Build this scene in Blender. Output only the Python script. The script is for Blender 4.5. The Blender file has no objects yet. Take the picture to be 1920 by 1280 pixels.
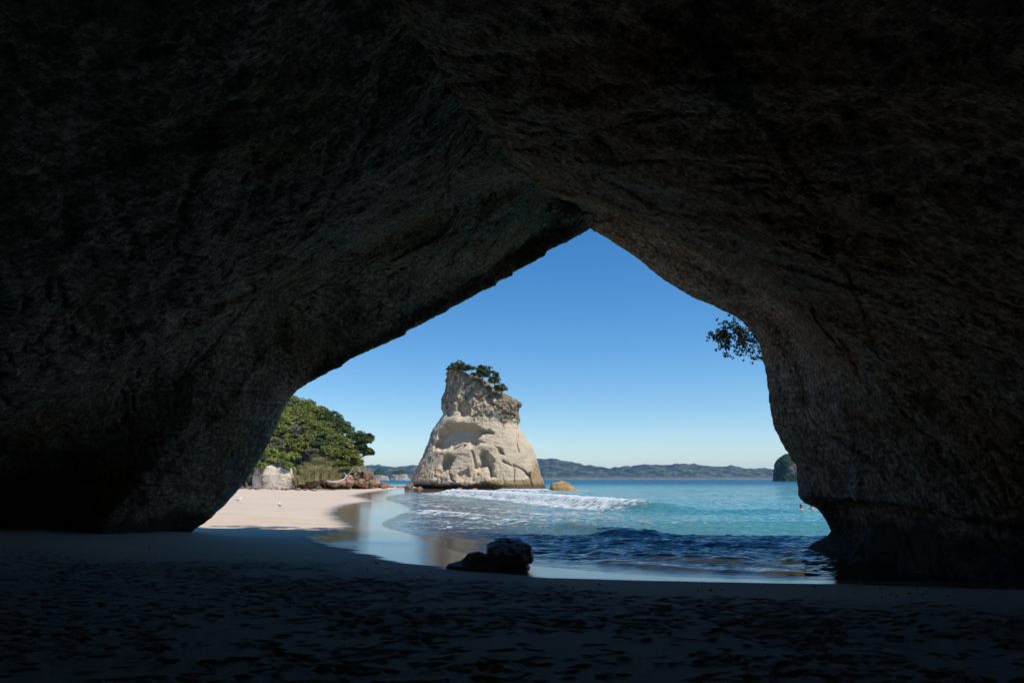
import bpy, bmesh, math, random
import numpy as np
from mathutils import Vector
R = math.radians
scene = bpy.context.scene
col = scene.collection

# ------------------------------------------------------------------ camera, sky, sun, exposure
PITCH = R(11.397); EYE = 2.0; F = 1280.0            # sea level is z = 0, +Y looks out of the cave
cam_d = bpy.data.cameras.new("camera"); cam_d.lens = 24; cam_d.sensor_width = 36
cam_d.sensor_fit = 'HORIZONTAL'; cam_d.clip_start = 0.05; cam_d.clip_end = 20000
cam = bpy.data.objects.new("camera", cam_d); col.objects.link(cam)
cam.location = (0, 0, EYE); cam.rotation_euler = (R(90) + PITCH, 0, 0)
scene.camera = cam
SUN_A, SUN_E = R(62), R(57)                          # sun: behind the viewer, 62 deg to the right, 57 deg high
to_sun = Vector((math.sin(SUN_A) * math.cos(SUN_E), -math.cos(SUN_A) * math.cos(SUN_E), math.sin(SUN_E)))
world = bpy.data.worlds.new("World"); scene.world = world; world.use_nodes = True
wn = world.node_tree.nodes; wl = world.node_tree.links
sky = wn.new('ShaderNodeTexSky'); sky.sky_type = 'NISHITA'; sky.sun_disc = False
sky.sun_elevation = SUN_E; sky.sun_rotation = math.atan2(to_sun.x, to_sun.y)
sky.altitude = 0; sky.air_density = 1.0; sky.dust_density = 0.0; sky.ozone_density = 5.0
hs = wn.new('ShaderNodeHueSaturation'); hs.inputs['Saturation'].default_value = 1.29
wl.new(sky.outputs[0], hs.inputs['Color']); wl.new(hs.outputs[0], wn['Background'].inputs[0]); wn['Background'].inputs[1].default_value = 0.135
sun_d = bpy.data.lights.new("sun", 'SUN'); sun_d.energy = 4.6; sun_d.angle = R(0.5); sun_d.color = (1.0, 0.92, 0.80)
sun = bpy.data.objects.new("sun", sun_d); col.objects.link(sun)
sun.rotation_euler = to_sun.to_track_quat('Z', 'Y').to_euler()
vs = scene.view_settings; vs.view_transform = 'Standard'; vs.look = 'None'; vs.exposure = 0.0; vs.gamma = 1.0
vs.use_curve_mapping = False
scene.cycles.use_denoising = True; scene.cycles.use_adaptive_sampling = True; scene.cycles.adaptive_threshold = 0.018; scene.cycles.adaptive_min_samples = 24
scene.cycles.max_bounces = 8; scene.cycles.diffuse_bounces = 5; scene.cycles.volume_bounces = 1
scene.cycles.transparent_max_bounces = 16
scene.cycles.sample_clamp_indirect = 4.0; scene.cycles.caustics_reflective = False; scene.cycles.caustics_refractive = False

# ------------------------------------------------------------------ helpers
SP, CP = math.sin(PITCH), math.cos(PITCH)
def P(u, v, Y):                                      # survey point: photo bearing at a distance Y -> world
    xc, yc = (u - 960) / F, (640 - v) / F
    d = np.array([xc, CP - yc * SP, SP + yc * CP])
    return np.array([0, 0, EYE]) + d * (Y / d[1])
def G(u, v, z=0.0):                                  # survey point on a level z
    xc, yc = (u - 960) / F, (640 - v) / F
    d = np.array([xc, CP - yc * SP, SP + yc * CP])
    return np.array([0, 0, EYE]) + d * ((z - EYE) / d[2])

_rs = np.random.RandomState(7)
_perm = _rs.permutation(256); _perm = np.concatenate([_perm, _perm, _perm])
_g = _rs.normal(size=(256, 3)); _g /= np.linalg.norm(_g, axis=1)[:, None]
def perlin(p):
    shp = p.shape[:-1]; p = p.reshape(-1, 3)
    if len(p) > 40000: return np.concatenate([perlin(p[k:k + 32768]) for k in range(0, len(p), 32768)]).reshape(shp)
    i = np.floor(p).astype(np.int64); f = p - i; i &= 255
    w = f * f * f * (f * (f * 6 - 15) + 10)
    out = np.zeros(len(p))
    for a in (0, 1):
        wa = w[:, 0] if a else 1 - w[:, 0]
        ia = _perm[i[:, 0] + a]
        for b in (0, 1):
            wb = wa * (w[:, 1] if b else 1 - w[:, 1])
            ib = _perm[ia + i[:, 1] + b]
            for c in (0, 1):
                g = _g[_perm[ib + i[:, 2] + c]]
                out += wb * (w[:, 2] if c else 1 - w[:, 2]) * (g[:, 0] * (f[:, 0] - a) + g[:, 1] * (f[:, 1] - b) + g[:, 2] * (f[:, 2] - c))
    return (out * 1.6).reshape(shp)
def fbm(p, octv=4, ridged=False):
    s = 0; a = 1; t = 0; q = p
    for k in range(octv):
        n = perlin(q + k * 17.3)
        if ridged: n = 0.55 - 2 * np.abs(n)
        s = s + a * n; t += a; a *= 0.5; q = q * 2.03
    return s / t
def sstep(a, b, x):
    t = np.clip((x - a) / (b - a), 0, 1); return t * t * (3 - 2 * t)

def pchip(t, y, tn):                                 # monotone cubic, y[n, ...]
    t = np.asarray(t, float); h = np.diff(t); sh = (-1,) + (1,) * (y.ndim - 1)
    d = np.diff(y, axis=0) / h.reshape(sh)
    m = np.zeros_like(y)
    w1 = (2 * h[1:] + h[:-1]).reshape(sh); w2 = (h[1:] + 2 * h[:-1]).reshape(sh)
    ok = d[1:] * d[:-1] > 0
    with np.errstate(divide='ignore', invalid='ignore'):
        mm = (w1 + w2) / (w1 / d[:-1] + w2 / d[1:])
    m[1:-1] = np.where(ok, mm, 0); m[0] = d[0]; m[-1] = d[-1]
    k = np.clip(np.searchsorted(t, tn, side='right') - 1, 0, len(t) - 2)
    s = ((tn - t[k]) / h[k]).reshape(sh); hk = h[k].reshape(sh)
    return ((1 + 2 * s) * (1 - s) ** 2) * y[k] + s * (1 - s) ** 2 * hk * m[k] + s * s * (3 - 2 * s) * y[k + 1] + s * s * (s - 1) * hk * m[k + 1]

def raw_mesh(name, verts, faces, mat=None, smooth=True):
    verts = np.ascontiguousarray(verts, dtype=np.float32).reshape(-1, 3); faces = np.ascontiguousarray(faces, dtype=np.int32)
    me = bpy.data.meshes.new(name); n = faces.shape[1]
    me.vertices.add(len(verts)); me.vertices.foreach_set('co', verts.ravel())
    me.loops.add(faces.size); me.loops.foreach_set('vertex_index', faces.ravel())
    me.polygons.add(len(faces)); me.polygons.foreach_set('loop_start', np.arange(0, faces.size, n, dtype=np.int32))
    me.polygons.foreach_set('loop_total', np.full(len(faces), n, dtype=np.int32))
    me.polygons.foreach_set('use_smooth', np.full(len(faces), smooth, dtype=bool))
    me.update(calc_edges=True)
    if mat: me.materials.append(mat)
    return me
def grid_faces(ni, nj, wrap=False):
    a = np.arange(ni * nj).reshape(ni, nj)
    if wrap: a = np.concatenate([a, a[:, :1]], axis=1)
    return np.stack([a[:-1, :-1], a[:-1, 1:], a[1:, 1:], a[1:, :-1]], -1).reshape(-1, 4)
def add(name, me, parent=None, label=None, cat=None, group=None, kind=None, loc=None):
    o = bpy.data.objects.new(name, me); col.objects.link(o)
    if parent: o.parent = parent
    if loc is not None: o.location = loc
    if label: o['label'] = label
    if cat: o['category'] = cat
    if group: o['group'] = group
    if kind: o['kind'] = kind
    return o
def attr(me, name, arr):
    a = me.attributes.new(name, 'FLOAT', 'POINT'); a.data.foreach_set('value', np.ascontiguousarray(arr, dtype=np.float32).ravel())
def grid_normals(g):
    n = np.cross(np.gradient(g, axis=0), np.gradient(g, axis=1))
    return n / (np.linalg.norm(n, axis=-1, keepdims=True) + 1e-9)
def poly_dist(x, y, pts, closed=False):              # unsigned distance to a polyline
    d = np.full(x.shape, 1e9)
    for (x0, y0), (x1, y1) in zip(pts[:-1], pts[1:]):
        dx, dy = x1 - x0, y1 - y0
        t = np.clip(((x - x0) * dx + (y - y0) * dy) / (dx * dx + dy * dy + 1e-12), 0, 1)
        d = np.minimum(d, np.hypot(x - x0 - t * dx, y - y0 - t * dy))
    return d
def poly_inside(x, y, pts):
    c = np.zeros(x.shape, bool); n = len(pts)
    for k in range(n):
        x0, y0 = pts[k]; x1, y1 = pts[(k + 1) % n]
        if y0 == y1: continue
        c ^= ((y0 > y) != (y1 > y)) & (x < (x1 - x0) * (y - y0) / (y1 - y0) + x0)
    return c
def coarse(fn, X, Y, k=3):                           # evaluate fields on every k-th grid point and interpolate
    ni, nj = X.shape; ii = np.unique(np.append(np.arange(0, ni, k), ni - 1)); jj = np.unique(np.append(np.arange(0, nj, k), nj - 1))
    out = []
    a = np.clip(np.searchsorted(ii, np.arange(ni), side='right') - 1, 0, len(ii) - 2); fa = ((np.arange(ni) - ii[a]) / (ii[a + 1] - ii[a]))[:, None]
    b = np.clip(np.searchsorted(jj, np.arange(nj), side='right') - 1, 0, len(jj) - 2); fb = ((np.arange(nj) - jj[b]) / (jj[b + 1] - jj[b]))[None]
    for f in fn(X[np.ix_(ii, jj)], Y[np.ix_(ii, jj)]):
        r = f[a] * (1 - fa) + f[a + 1] * fa; out.append(r[:, b] * (1 - fb) + r[:, b + 1] * fb)
    return out
def smooth_line(pts, n=160):
    p = np.array(pts, float); t = np.concatenate([[0], np.cumsum(np.linalg.norm(np.diff(p, axis=0), axis=1) ** 0.6)])
    tn = np.linspace(0, t[-1], n); out = []
    m = np.gradient(p, t, axis=0); k = np.clip(np.searchsorted(t, tn, side='right') - 1, 0, len(t) - 2)
    h = (t[k + 1] - t[k])[:, None]; s = ((tn - t[k]))[:, None] / h
    q = ((1 + 2 * s) * (1 - s) ** 2) * p[k] + s * (1 - s) ** 2 * h * m[k] + s * s * (3 - 2 * s) * p[k + 1] + s * s * (s - 1) * h * m[k + 1]
    return [tuple(a) for a in q]

# ------------------------------------------------------------------ materials
def mat_new(name):
    m = bpy.data.materials.new(name); m.use_nodes = True
    nt = m.node_tree; return m, nt, nt.nodes['Principled BSDF'], nt.nodes['Material Output']
class NT:
    def __init__(s, nt): s.nt = nt
    def n(s, t, **kw):
        x = s.nt.nodes.new(t)
        for k, v in kw.items(): setattr(x, k, v)
        return x
    def l(s, a, b): s.nt.links.new(a, b)
    def setin(s, sock, v):
        if isinstance(v, bpy.types.NodeSocket): s.l(v, sock)
        else: sock.default_value = v
    def noise(s, vec, scale, detail=6, rough=0.6, dist=0.0, lac=2.0):
        x = s.n('ShaderNodeTexNoise'); x.inputs['Scale'].default_value = scale; x.inputs['Detail'].default_value = detail
        x.inputs['Roughness'].default_value = rough; x.inputs['Distortion'].default_value = dist
        if vec is not None: s.l(vec, x.inputs['Vector'])
        return x.outputs['Fac']
    def voro(s, vec, scale, feature='F1'):
        x = s.n('ShaderNodeTexVoronoi', feature=feature); x.inputs['Scale'].default_value = scale
        if vec is not None: s.l(vec, x.inputs['Vector'])
        return x.outputs['Distance']
    def ramp(s, fac, stops):
        x = s.n('ShaderNodeValToRGB'); e = x.color_ramp.elements
        while len(e) < len(stops): e.new(0.5)
        for k, (p, c) in enumerate(stops):
            e[k].position = p; e[k].color = (*c, 1) if not isinstance(c, float) else (c, c, c, 1)
        s.l(fac, x.inputs[0]); return x.outputs[0]
    def mix(s, fac, a, b, mode='MIX'):
        x = s.n('ShaderNodeMix', data_type='RGBA', blend_type=mode)
        s.setin(x.inputs[0], fac)
        for sock, v in ((x.inputs[6], a), (x.inputs[7], b)):
            s.setin(sock, (*v, 1) if isinstance(v, tuple) and len(v) == 3 else v)
        return x.outputs[2]
    def math(s, op, a, b=0.0, c=0.0, clamp=False):
        x = s.n('ShaderNodeMath', operation=op); x.use_clamp = clamp
        s.setin(x.inputs[0], a); s.setin(x.inputs[1], b); s.setin(x.inputs[2], c); return x.outputs[0]
    def mapr(s, v, a, b, c=0.0, d=1.0):
        x = s.n('ShaderNodeMapRange'); x.interpolation_type = 'SMOOTHSTEP'
        s.setin(x.inputs[0], v)
        for k, q in enumerate((a, b, c, d)): x.inputs[k + 1].default_value = q
        return x.outputs[0]
    def attr(s, name):
        return s.n('ShaderNodeAttribute', attribute_name=name).outputs['Fac']
    def pos(s): return s.n('ShaderNodeNewGeometry').outputs['Position']
    def obj(s): return s.n('ShaderNodeTexCoord').outputs['Object']
    def xyz(s, v):
        x = s.n('ShaderNodeSeparateXYZ'); s.l(v, x.inputs[0]); return x.outputs
    def comb(s, a, b, c):
        x = s.n('ShaderNodeCombineXYZ'); s.setin(x.inputs[0], a); s.setin(x.inputs[1], b); s.setin(x.inputs[2], c); return x.outputs[0]
    def mapping(s, v, rot=(0, 0, 0), scale=(1, 1, 1)):
        x = s.n('ShaderNodeMapping'); s.l(v, x.inputs[0]); x.inputs['Rotation'].default_value = rot; x.inputs['Scale'].default_value = scale
        return x.outputs[0]
    def bump(s, h, strength=0.5, dist=0.1, normal=None):
        x = s.n('ShaderNodeBump'); x.inputs['Strength'].default_value = strength; x.inputs['Distance'].default_value = dist
        s.l(h, x.inputs['Height'])
        if normal is not None: s.l(normal, x.inputs['Normal'])
        return x.outputs[0]

def mat_cave():
    m, nt, b, o = mat_new('cave_rock'); t = NT(nt); p = t.pos()
    fl = t.comb(t.attr('flow_a'), t.attr('flow_b'), 0.0)
    st = t.mapping(fl, rot=(0, 0, R(42)), scale=(0.30, 3.4, 1))
    streak = t.noise(st, 1.3, 5, 0.7, 0.25)
    mid = t.noise(p, 1.1, 5, 0.7, 0.3)
    fine = t.math('ADD', t.math('MULTIPLY', t.noise(p, 8.0, 4, 0.8), 0.85), t.math('MULTIPLY', t.noise(t.mapping(fl, rot=(0, 0, R(42)), scale=(2.2, 11.0, 1)), 1.0, 3, 0.75), 0.15))
    grit = t.voro(p, 16.0)
    c = t.ramp(mid, [(0.30, (0.22, 0.16, 0.115)), (0.46, (0.42, 0.325, 0.24)), (0.58, (0.54, 0.44, 0.34)), (0.74, (0.72, 0.64, 0.53))])
    c2 = t.ramp(streak, [(0.32, (0.22, 0.17, 0.135)), (0.5, (0.48, 0.39, 0.31)), (0.70, (0.74, 0.66, 0.57))])
    c = t.mix(0.55, c, c2)
    c = t.mix(t.attr('rust'), c, (0.42, 0.245, 0.14))        # rusty stain
    c = t.mix(t.attr('algae'), c, (0.40, 0.41, 0.40))    # grey algae
    c = t.mix(0.85, c, t.ramp(fine, [(0.39, 0.22), (0.5, 0.75), (0.60, 1.75)]), 'MULTIPLY')
    c = t.mix(1.0, c, (1.0, 0.925, 0.85), 'MULTIPLY')
    c = t.mix(t.attr('tide'), c, (0.045, 0.042, 0.038))       # dark tide line
    t.l(c, b.inputs['Base Color']); b.inputs['Roughness'].default_value = 0.92; b.inputs['Specular IOR Level'].default_value = 0.2
    patch = t.attr('rough_patch')
    stn = t.noise(t.mapping(fl, rot=(0, 0, R(42)), scale=(0.7, 8.0, 1)), 1.6, 4, 0.75, 0.4)
    hh = t.math('ADD', t.math('MULTIPLY', streak, 0.7), t.math('ADD', mid, t.math('ADD', t.math('MULTIPLY', fine, 0.6), t.math('MULTIPLY', stn, 0.18))))
    h1 = t.bump(hh, 1.0, 0.26)
    h2 = t.bump(t.math('MULTIPLY', t.math('ADD', t.math('MULTIPLY', grit, -0.7), t.noise(p, 22, 3, 0.75)), patch), 1.0, 0.06, h1)
    t.l(h2, b.inputs['Normal']); return m

def mat_sand():
    m, nt, b, o = mat_new('sand'); t = NT(nt); p = t.pos()
    n1 = t.noise(p, 0.35, 4, 0.6, 0.3); n2 = t.noise(p, 6.0, 4, 0.7); n3 = t.noise(p, 120.0, 2, 0.7)
    flat = t.mapping(p, scale=(0.25, 1.2, 1)); n4 = t.noise(flat, 0.5, 4, 0.65, 0.5); n5 = t.noise(t.mapping(p, scale=(0.12, 1.5, 1)), 0.8, 4, 0.65, 0.3)
    dry = t.mix(n1, (0.68, 0.56, 0.44), (0.60, 0.49, 0.38))
    dry = t.mix(t.mapr(n4, 0.42, 0.66, 0, 0.55), dry, (0.52, 0.415, 0.325))
    dry = t.mix(t.math('MULTIPLY', n2, 0.4), dry, (0.48, 0.395, 0.31))
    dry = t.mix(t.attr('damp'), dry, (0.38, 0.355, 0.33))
    dry = t.mix(0.5, dry, t.ramp(n3, [(0.35, 0.55), (0.6, 1.25)]), 'MULTIPLY')
    wet = t.attr('wet')
    wv = t.math('ADD', wet, t.math('MULTIPLY', t.math('SUBTRACT', n5, 0.5), 1.1))
    w = t.mapr(wv, 0.25, 0.8)
    c = t.mix(w, dry, t.mix(n1, (0.17, 0.135, 0.10), (0.13, 0.105, 0.08)))
    t.l(c, b.inputs['Base Color'])
    t.l(t.mapr(w, 0.2, 0.98, 0.9, 0.075), b.inputs['Roughness'])
    b.inputs['IOR'].default_value = 1.33; b.inputs['Specular IOR Level'].default_value = 0.36
    hh = t.math('ADD', t.math('MULTIPLY', n2, 1.0), t.math('ADD', t.math('MULTIPLY', n3, 0.3), t.math('MULTIPLY', t.noise(p, 28.0, 3, 0.7), 0.7)))
    bm = t.n('ShaderNodeBump'); bm.inputs['Distance'].default_value = 0.03
    t.l(hh, bm.inputs['Height']); t.l(t.mapr(w, 0.1, 0.8, 0.55, 0.05), bm.inputs['Strength']); t.l(bm.outputs[0], b.inputs['Normal'])
    return m

def mat_sea():
    m, nt, b, o = mat_new('sea_water'); t = NT(nt); p = t.pos(); xyz = t.xyz(p)
    depth = t.attr('depth'); foam = t.attr('foam')
    n = t.noise(t.mapping(p, scale=(0.4, 1, 1)), 0.05, 5, 0.6, 0.4)
    dv = t.math('ADD', depth, t.math('MULTIPLY', t.math('SUBTRACT', n, 0.5), t.math('MULTIPLY', depth, 0.9)))
    dv = t.math('DIVIDE', dv, t.math('ADD', dv, 1.6))
    c = t.ramp(dv, [(0.0, (0.16, 0.16, 0.14)), (0.14, (0.09, 0.18, 0.20)), (0.30, (0.055, 0.23, 0.24)), (0.46, (0.008, 0.175, 0.215)), (0.64, (0.001, 0.105, 0.15)), (0.90, (0.001, 0.065, 0.115))])
    fx = t.mapping(p, scale=(0.55, 1.3, 1))
    fn = t.noise(fx, 2.2, 6, 0.75, 0.9)
    fc = t.voro(t.mapping(p, scale=(0.7, 1.4, 1)), 2.6, 'DISTANCE_TO_EDGE')
    fv = t.math('ADD', foam, t.math('SUBTRACT', t.math('MULTIPLY', t.math('SUBTRACT', fn, 0.5), 2.8), t.math('MULTIPLY', fc, 0.5)))
    fm = t.mapr(fv, 0.30, 0.75)
    c = t.mix(fm, c, t.mix(t.noise(fx, 5.0, 6, 0.7), (0.42, 0.50, 0.52), (0.92, 0.93, 0.93)))
    t.l(c, b.inputs['Base Color']); b.inputs['IOR'].default_value = 1.33; t.l(t.mapr(xyz[1], 24, 120, 0.55, 0.2), b.inputs['Specular IOR Level'])
    t.l(t.math('MAXIMUM', t.mapr(fm, 0, 1, 0.05, 0.85), t.mapr(xyz[1], 30, 400, 0.05, 0.32)), b.inputs['Roughness'])
    dist = t.n('ShaderNodeCameraData').outputs['View Distance']
    rip = t.noise(t.mapping(p, scale=(0.6, 1.5, 1)), 1.6, 6, 0.6, 0.6)
    rip2 = t.noise(t.mapping(p, scale=(0.35, 1.2, 1)), 0.35, 5, 0.65, 0.5)
    h = t.math('ADD', rip, t.math('MULTIPLY', rip2, 2.6))
    h = t.math('ADD', h, t.math('MULTIPLY', fm, t.math('MULTIPLY', fn, 0.6)))
    bm = t.n('ShaderNodeBump'); bm.inputs['Distance'].default_value = 0.16; t.l(h, bm.inputs['Height'])
    t.l(t.mapr(depth, 0.0, 0.25, 0.10, 1.0), bm.inputs['Strength']); t.l(bm.outputs[0], b.inputs['Normal'])
    # thin film over sand at the edge
    tr = t.n('ShaderNodeBsdfTransparent'); tr.inputs[0].default_value = (0.86, 0.90, 0.91, 1)
    gl = t.n('ShaderNodeBsdfGlossy'); gl.inputs['Roughness'].default_value = 0.04; t.l(bm.outputs[0], gl.inputs['Normal'])
    fr = t.n('ShaderNodeFresnel'); fr.inputs[0].default_value = 1.33; t.l(bm.outputs[0], fr.inputs['Normal'])
    film = t.n('ShaderNodeMixShader'); t.l(fr.outputs[0], film.inputs[0]); t.l(tr.outputs[0], film.inputs[1]); t.l(gl.outputs[0], film.inputs[2])
    mx = t.n('ShaderNodeMixShader')
    t.l(t.math('MAXIMUM', t.mapr(depth, 0.0, 0.32, 0.0, 1.0), fm), mx.inputs[0]); t.l(film.outputs[0], mx.inputs[1]); t.l(b.outputs[0], mx.inputs[2])
    t.l(mx.outputs[0], o.inputs['Surface']); return m

def mat_stack():
    m, nt, b, o = mat_new('pale_sandstone'); t = NT(nt); p = t.pos(); z = t.xyz(p)[2]
    n0 = t.noise(p, 0.22, 6, 0.65, 0.6); n1 = t.noise(p, 1.1, 8, 0.68, 0.4); n2 = t.noise(p, 5.0, 6, 0.7)
    bands = t.noise(t.mapping(p, rot=(0, R(5), 0), scale=(0.10, 0.10, 1.3)), 1.4, 6, 0.65, 0.3)
    crust = t.attr('crust')
    c = t.mix(bands, (0.54, 0.425, 0.295), (0.67, 0.56, 0.415))
    c = t.mix(t.mapr(n0, 0.5, 0.72, 0, 0.7), c, (0.53, 0.41, 0.28))
    vs_ = t.noise(t.mapping(p, scale=(1.3, 1.3, 0.12)), 1.2, 6, 0.65)
    c = t.mix(t.mapr(vs_, 0.52, 0.75, 0, 0.35), c, (0.42, 0.35, 0.28))
    cv = t.math('ADD', crust, t.math('MULTIPLY', t.math('SUBTRACT', n1, 0.5), 1.3))
    cm = t.mapr(cv, 0.4, 0.75)
    c = t.mix(cm, c, t.ramp(n2, [(0.3, (0.17, 0.12, 0.085)), (0.5, (0.37, 0.285, 0.20)), (0.7, (0.56, 0.46, 0.345))]))
    oc = t.attr('ochre'); ov = t.mapr(t.math('ADD', oc, t.math('MULTIPLY', t.math('SUBTRACT', n1, 0.5), 0.9)), 0.35, 0.7)
    c = t.mix(t.math('MULTIPLY', ov, 0.75), c, t.mix(n2, (0.20, 0.12, 0.045), (0.42, 0.29, 0.12)))
    dk = t.mapr(t.math('ADD', z, t.math('MULTIPLY', t.math('SUBTRACT', n1, 0.5), 1.2)), 0.8, 1.5, 0.9, 0)
    c = t.mix(dk, c, (0.10, 0.06, 0.035))
    t.l(c, b.inputs['Base Color']); b.inputs['Roughness'].default_value = 0.95; b.inputs['Specular IOR Level'].default_value = 0.15
    h = t.math('ADD', t.math('MULTIPLY', n1, t.math('ADD', t.math('MULTIPLY', cm, 1.2), 0.35)), t.math('ADD', t.math('MULTIPLY', n2, 0.3), t.math('MULTIPLY', bands, 0.14)))
    t.l(t.bump(h, 1.0, 0.7), b.inputs['Normal']); return m

def mat_rock(name, ca, cb, cc, scale=1.0, rough=0.9, bumpd=0.1):
    m, nt, b, o = mat_new(name); t = NT(nt); p = t.pos()
    n1 = t.noise(p, 1.2 * scale, 8, 0.68, 0.4); n2 = t.noise(p, 7 * scale, 6, 0.7)
    c = t.ramp(n1, [(0.3, ca), (0.5, cb), (0.7, cc)])
    c = t.mix(0.5, c, t.ramp(n2, [(0.3, 0.5), (0.65, 1.3)]), 'MULTIPLY')
    rnd = t.n('ShaderNodeObjectInfo').outputs['Random']
    c = t.mix(1.0, c, t.ramp(rnd, [(0.0, 0.7), (1.0, 1.25)]), 'MULTIPLY')
    t.l(c, b.inputs['Base Color']); b.inputs['Roughness'].default_value = rough; b.inputs['Specular IOR Level'].default_value = 0.25
    t.l(t.bump(t.math('ADD', n1, t.math('MULTIPLY', n2, 0.4)), 0.8, bumpd), b.inputs['Normal']); return m

def mat_leaf(name, ca, cb, cc, trans=0.25):
    m, nt, b, o = mat_new(name); t = NT(nt); g = t.n('ShaderNodeNewGeometry')
    rnd = g.outputs['Random Per Island']; n = t.noise(g.outputs['Position'], 0.6, 3)
    f = t.math('ADD', t.math('MULTIPLY', rnd, 0.55), t.math('MULTIPLY', n, 0.55))
    c = t.ramp(f, [(0.25, ca), (0.55, cb), (0.85, cc)])
    t.l(c, b.inputs['Base Color']); b.inputs['Roughness'].default_value = 0.5; b.inputs['Specular IOR Level'].default_value = 0.3
    tl = t.n('ShaderNodeBsdfTranslucent'); t.l(c, tl.inputs[0])
    mx = t.n('ShaderNodeMixShader'); mx.inputs[0].default_value = trans; t.l(b.outputs[0], mx.inputs[1]); t.l(tl.outputs[0], mx.inputs[2])
    t.l(mx.outputs[0], o.inputs['Surface']); return m

def mat_plain(name, c, rough=0.7, var=0.25, scale=8):
    m, nt, b, o = mat_new(name); t = NT(nt)
    n = t.noise(t.obj(), scale, 5, 0.6)
    t.l(t.mix(n, tuple(x * (1 - var) for x in c), tuple(min(1, x * (1 + var)) for x in c)), b.inputs['Base Color'])
    b.inputs['Roughness'].default_value = rough; return m

def mat_hill():
    m, nt, b, o = mat_new('forest_hill'); t = NT(nt); p = t.pos(); z = t.xyz(p)[2]
    n = t.noise(t.mapping(p, scale=(1, 0.4, 2.0)), 0.02, 8, 0.75, 0.5)
    c = t.ramp(n, [(0.38, (0.010, 0.018, 0.010)), (0.5, (0.05, 0.07, 0.035)), (0.62, (0.17, 0.19, 0.10))])
    cl = t.mapr(t.math('ADD', z, t.math('MULTIPLY', t.math('SUBTRACT', n, 0.5), 90)), 4, 16, 0.55, 0)
    c = t.mix(cl, c, (0.34, 0.29, 0.25))
    t.l(c, b.inputs['Base Color']); b.inputs['Roughness'].default_value = 1.0; b.inputs['Specular IOR Level'].default_value = 0.0
    t.l(t.bump(n, 1.0, 25), b.inputs['Normal']); return m

def mat_headland():
    m, nt, b, o = mat_new('headland_soil'); t = NT(nt); p = t.pos()
    n = t.noise(p, 0.7, 7, 0.65, 0.4); n2 = t.noise(p, 3, 5, 0.6)
    c = t.ramp(n, [(0.38, (0.045, 0.06, 0.02)), (0.5, (0.10, 0.10, 0.045)), (0.62, (0.26, 0.20, 0.13)), (0.75, (0.45, 0.37, 0.28))])
    t.l(c, b.inputs['Base Color']); b.inputs['Roughness'].default_value = 1.0
    t.l(t.bump(n2, 0.8, 0.3), b.inputs['Normal']); return m

def mat_islet():
    m, nt, b, o = mat_new('islet_rock'); t = NT(nt); g = t.n('ShaderNodeNewGeometry'); p = g.outputs['Position']
    nz = t.xyz(g.outputs['Normal'])[2]; n = t.noise(p, 0.12, 7, 0.7, 0.5); crust = t.attr('crust')
    c = t.ramp(n, [(0.3, (0.16, 0.14, 0.12)), (0.5, (0.38, 0.34, 0.29)), (0.7, (0.58, 0.53, 0.46))])
    gm = t.mapr(t.math('ADD', crust, t.math('MULTIPLY', t.math('SUBTRACT', n, 0.5), 1.4)), 0.4, 0.6)
    c = t.mix(gm, c, (0.035, 0.055, 0.022))
    t.l(c, b.inputs['Base Color']); b.inputs['Roughness'].default_value = 1.0; b.inputs['Specular IOR Level'].default_value = 0.0
    t.l(t.bump(n, 0.9, 4), b.inputs['Normal']); return m

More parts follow.
